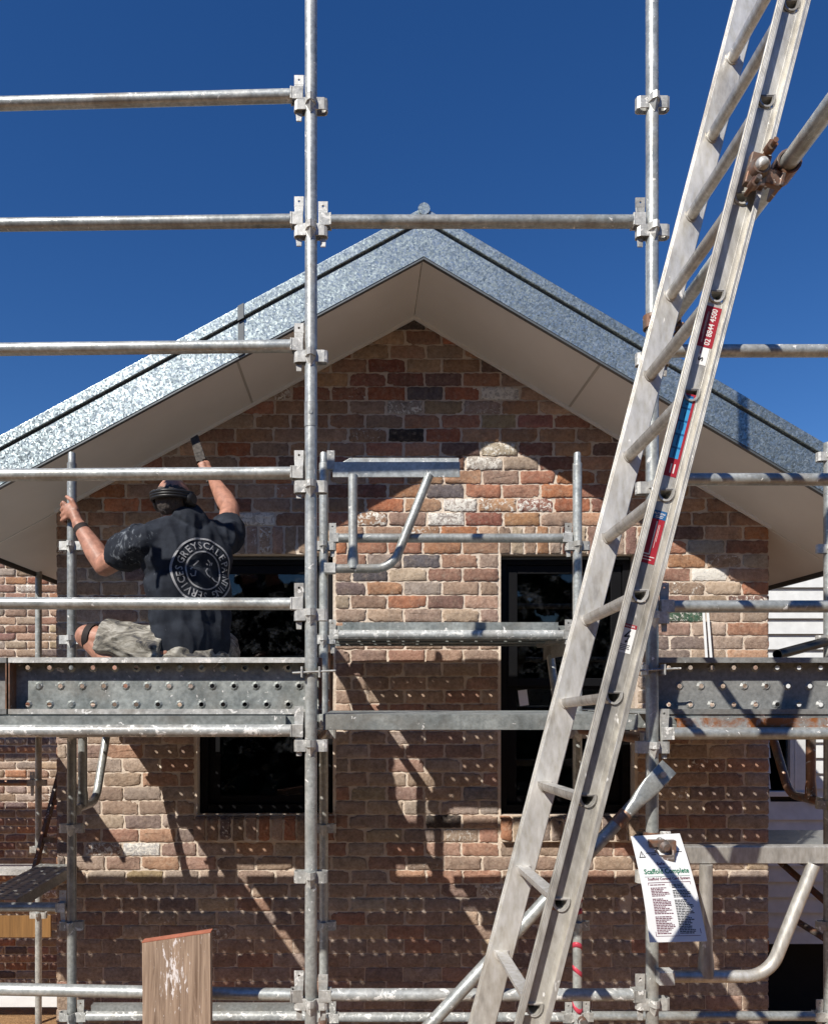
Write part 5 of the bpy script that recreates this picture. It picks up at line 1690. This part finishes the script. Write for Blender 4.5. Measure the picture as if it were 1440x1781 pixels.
# shorts
s = MB()
s.ellipsoid(pel - Vector((0, 0, 0.01)), (0.195, 0.150, 0.125), RZ, 24, 16)
s.sweep([hipL, hipL.lerp(kneeL, 0.5), hipL.lerp(kneeL, 0.78)], [0.115, 0.104, 0.098], 24)
s.sweep([hipR, hipR.lerp(kneeR, 0.88)], [0.11, 0.092], 24)
shm = remesh(s, 0.007, 5, folds(0.017, (8, 10, 17), None, 5.0))
place(shm, 'shorts', M['shorts'], person)

# hair: a close crop over the skull, thin on top
h = MB()
h.ellipsoid(hd - fdir * 0.010 - upv * 0.004, (0.081, 0.092, 0.096), RH, 22, 14)
h.capsule(hd - fdir * 0.050 - upv * 0.028 - side * 0.03, hd - fdir * 0.050 - upv * 0.028 + side * 0.03, 0.034, 0.034)
hm = remesh(h, 0.006, 3, lambda co, q: 0.003 * mnoise.noise(co * 90))
place(hm, 'hair', M['hair'], person)
# ear muffs with a band round the back of the head
e = MB()
cups = []
for sg in (-1, 1):
    c = hd + side * (sg * 0.093) - upv * 0.012 + fdir * 0.002
    e.sweep([c - side * (sg * 0.016), c - side * (sg * 0.010), c + side * (sg * 0.016), c + side * (sg * 0.026)], [0.030, 0.040, 0.038, 0.024], 18)
    cups.append(c + side * (sg * 0.012))
pts = []
for i in range(13):
    a_ = math.pi * i / 12
    pts.append(hd - side * (0.105 * math.cos(a_)) - fdir * (0.112 * math.sin(a_)) + upv * (0.004 + 0.022 * math.sin(a_)))
for dz in (-0.012, 0.0, 0.012):
    e.sweep([p + upv * dz for p in pts], 0.009, 10)
e.build('ear_muffs', M['rubber'], person)
# strap round the left wrist, band at the knee
for nm, a_, b_, f0, f1, r_ in (('wrist_band', elL, wrL, 0.83, 0.93, 0.040), ('knee_band', kneeL, hipL, 0.02, 0.09, 0.069)):
    e = MB(); e.sweep([a_.lerp(b_, f0), a_.lerp(b_, f1)], r_, 20); e.build(nm, M['band'], person, 0.004)
for nm, a_, t_ in (('boot', ankL, toeL), ('boot', ankR, toeR)):
    e = MB(); e.capsule(a_ - Vector((0, 0, 0.018)), t_ - Vector((0, 0, 0.008)), 0.052, 0.040); e.capsule(a_ - Vector((0, 0, 0.018)), a_ + Vector((0, 0, 0.06)), 0.052, 0.05)
    e.build(nm, M['sock'], person)
# eyes
e = MB()
for sg in (-1, 1): e.ellipsoid(hd + fdir * 0.086 + side * (sg * 0.03) + upv * 0.0, (0.011, 0.011, 0.008))
e.build('eyes', M['white'], person)
# brush
t = thing('paint_brush', br0, 'grey paint covered brush held up under the left soffit', 'brush')
e = MB(); e.sweep([br0 - bd * 0.01, br0 + bd * 0.08, br0 + bd * 0.15], [0.008, 0.012, 0.012], 12); e.build('handle', M['bristle'], t)
e = MB(); e.box(br0 + bd * 0.175, (0.028, 0.009, 0.028), (bx1, by1, bd)); e.build('ferrule', M['bristle'], t, 0.002)
e = MB(); L_ = (br1 - br0).length
q0 = br0 + bd * 0.203
e.prism([q0 - bx1 * 0.028 - by1 * 0.009, q0 + bx1 * 0.028 - by1 * 0.009, br0 + bd * L_ + bx1 * 0.022 - by1 * 0.009, br0 + bd * (L_ + 0.012) - bx1 * 0.026 - by1 * 0.009], by1 * 0.018); e.build('bristles', M['bristle'], t, 0.003)
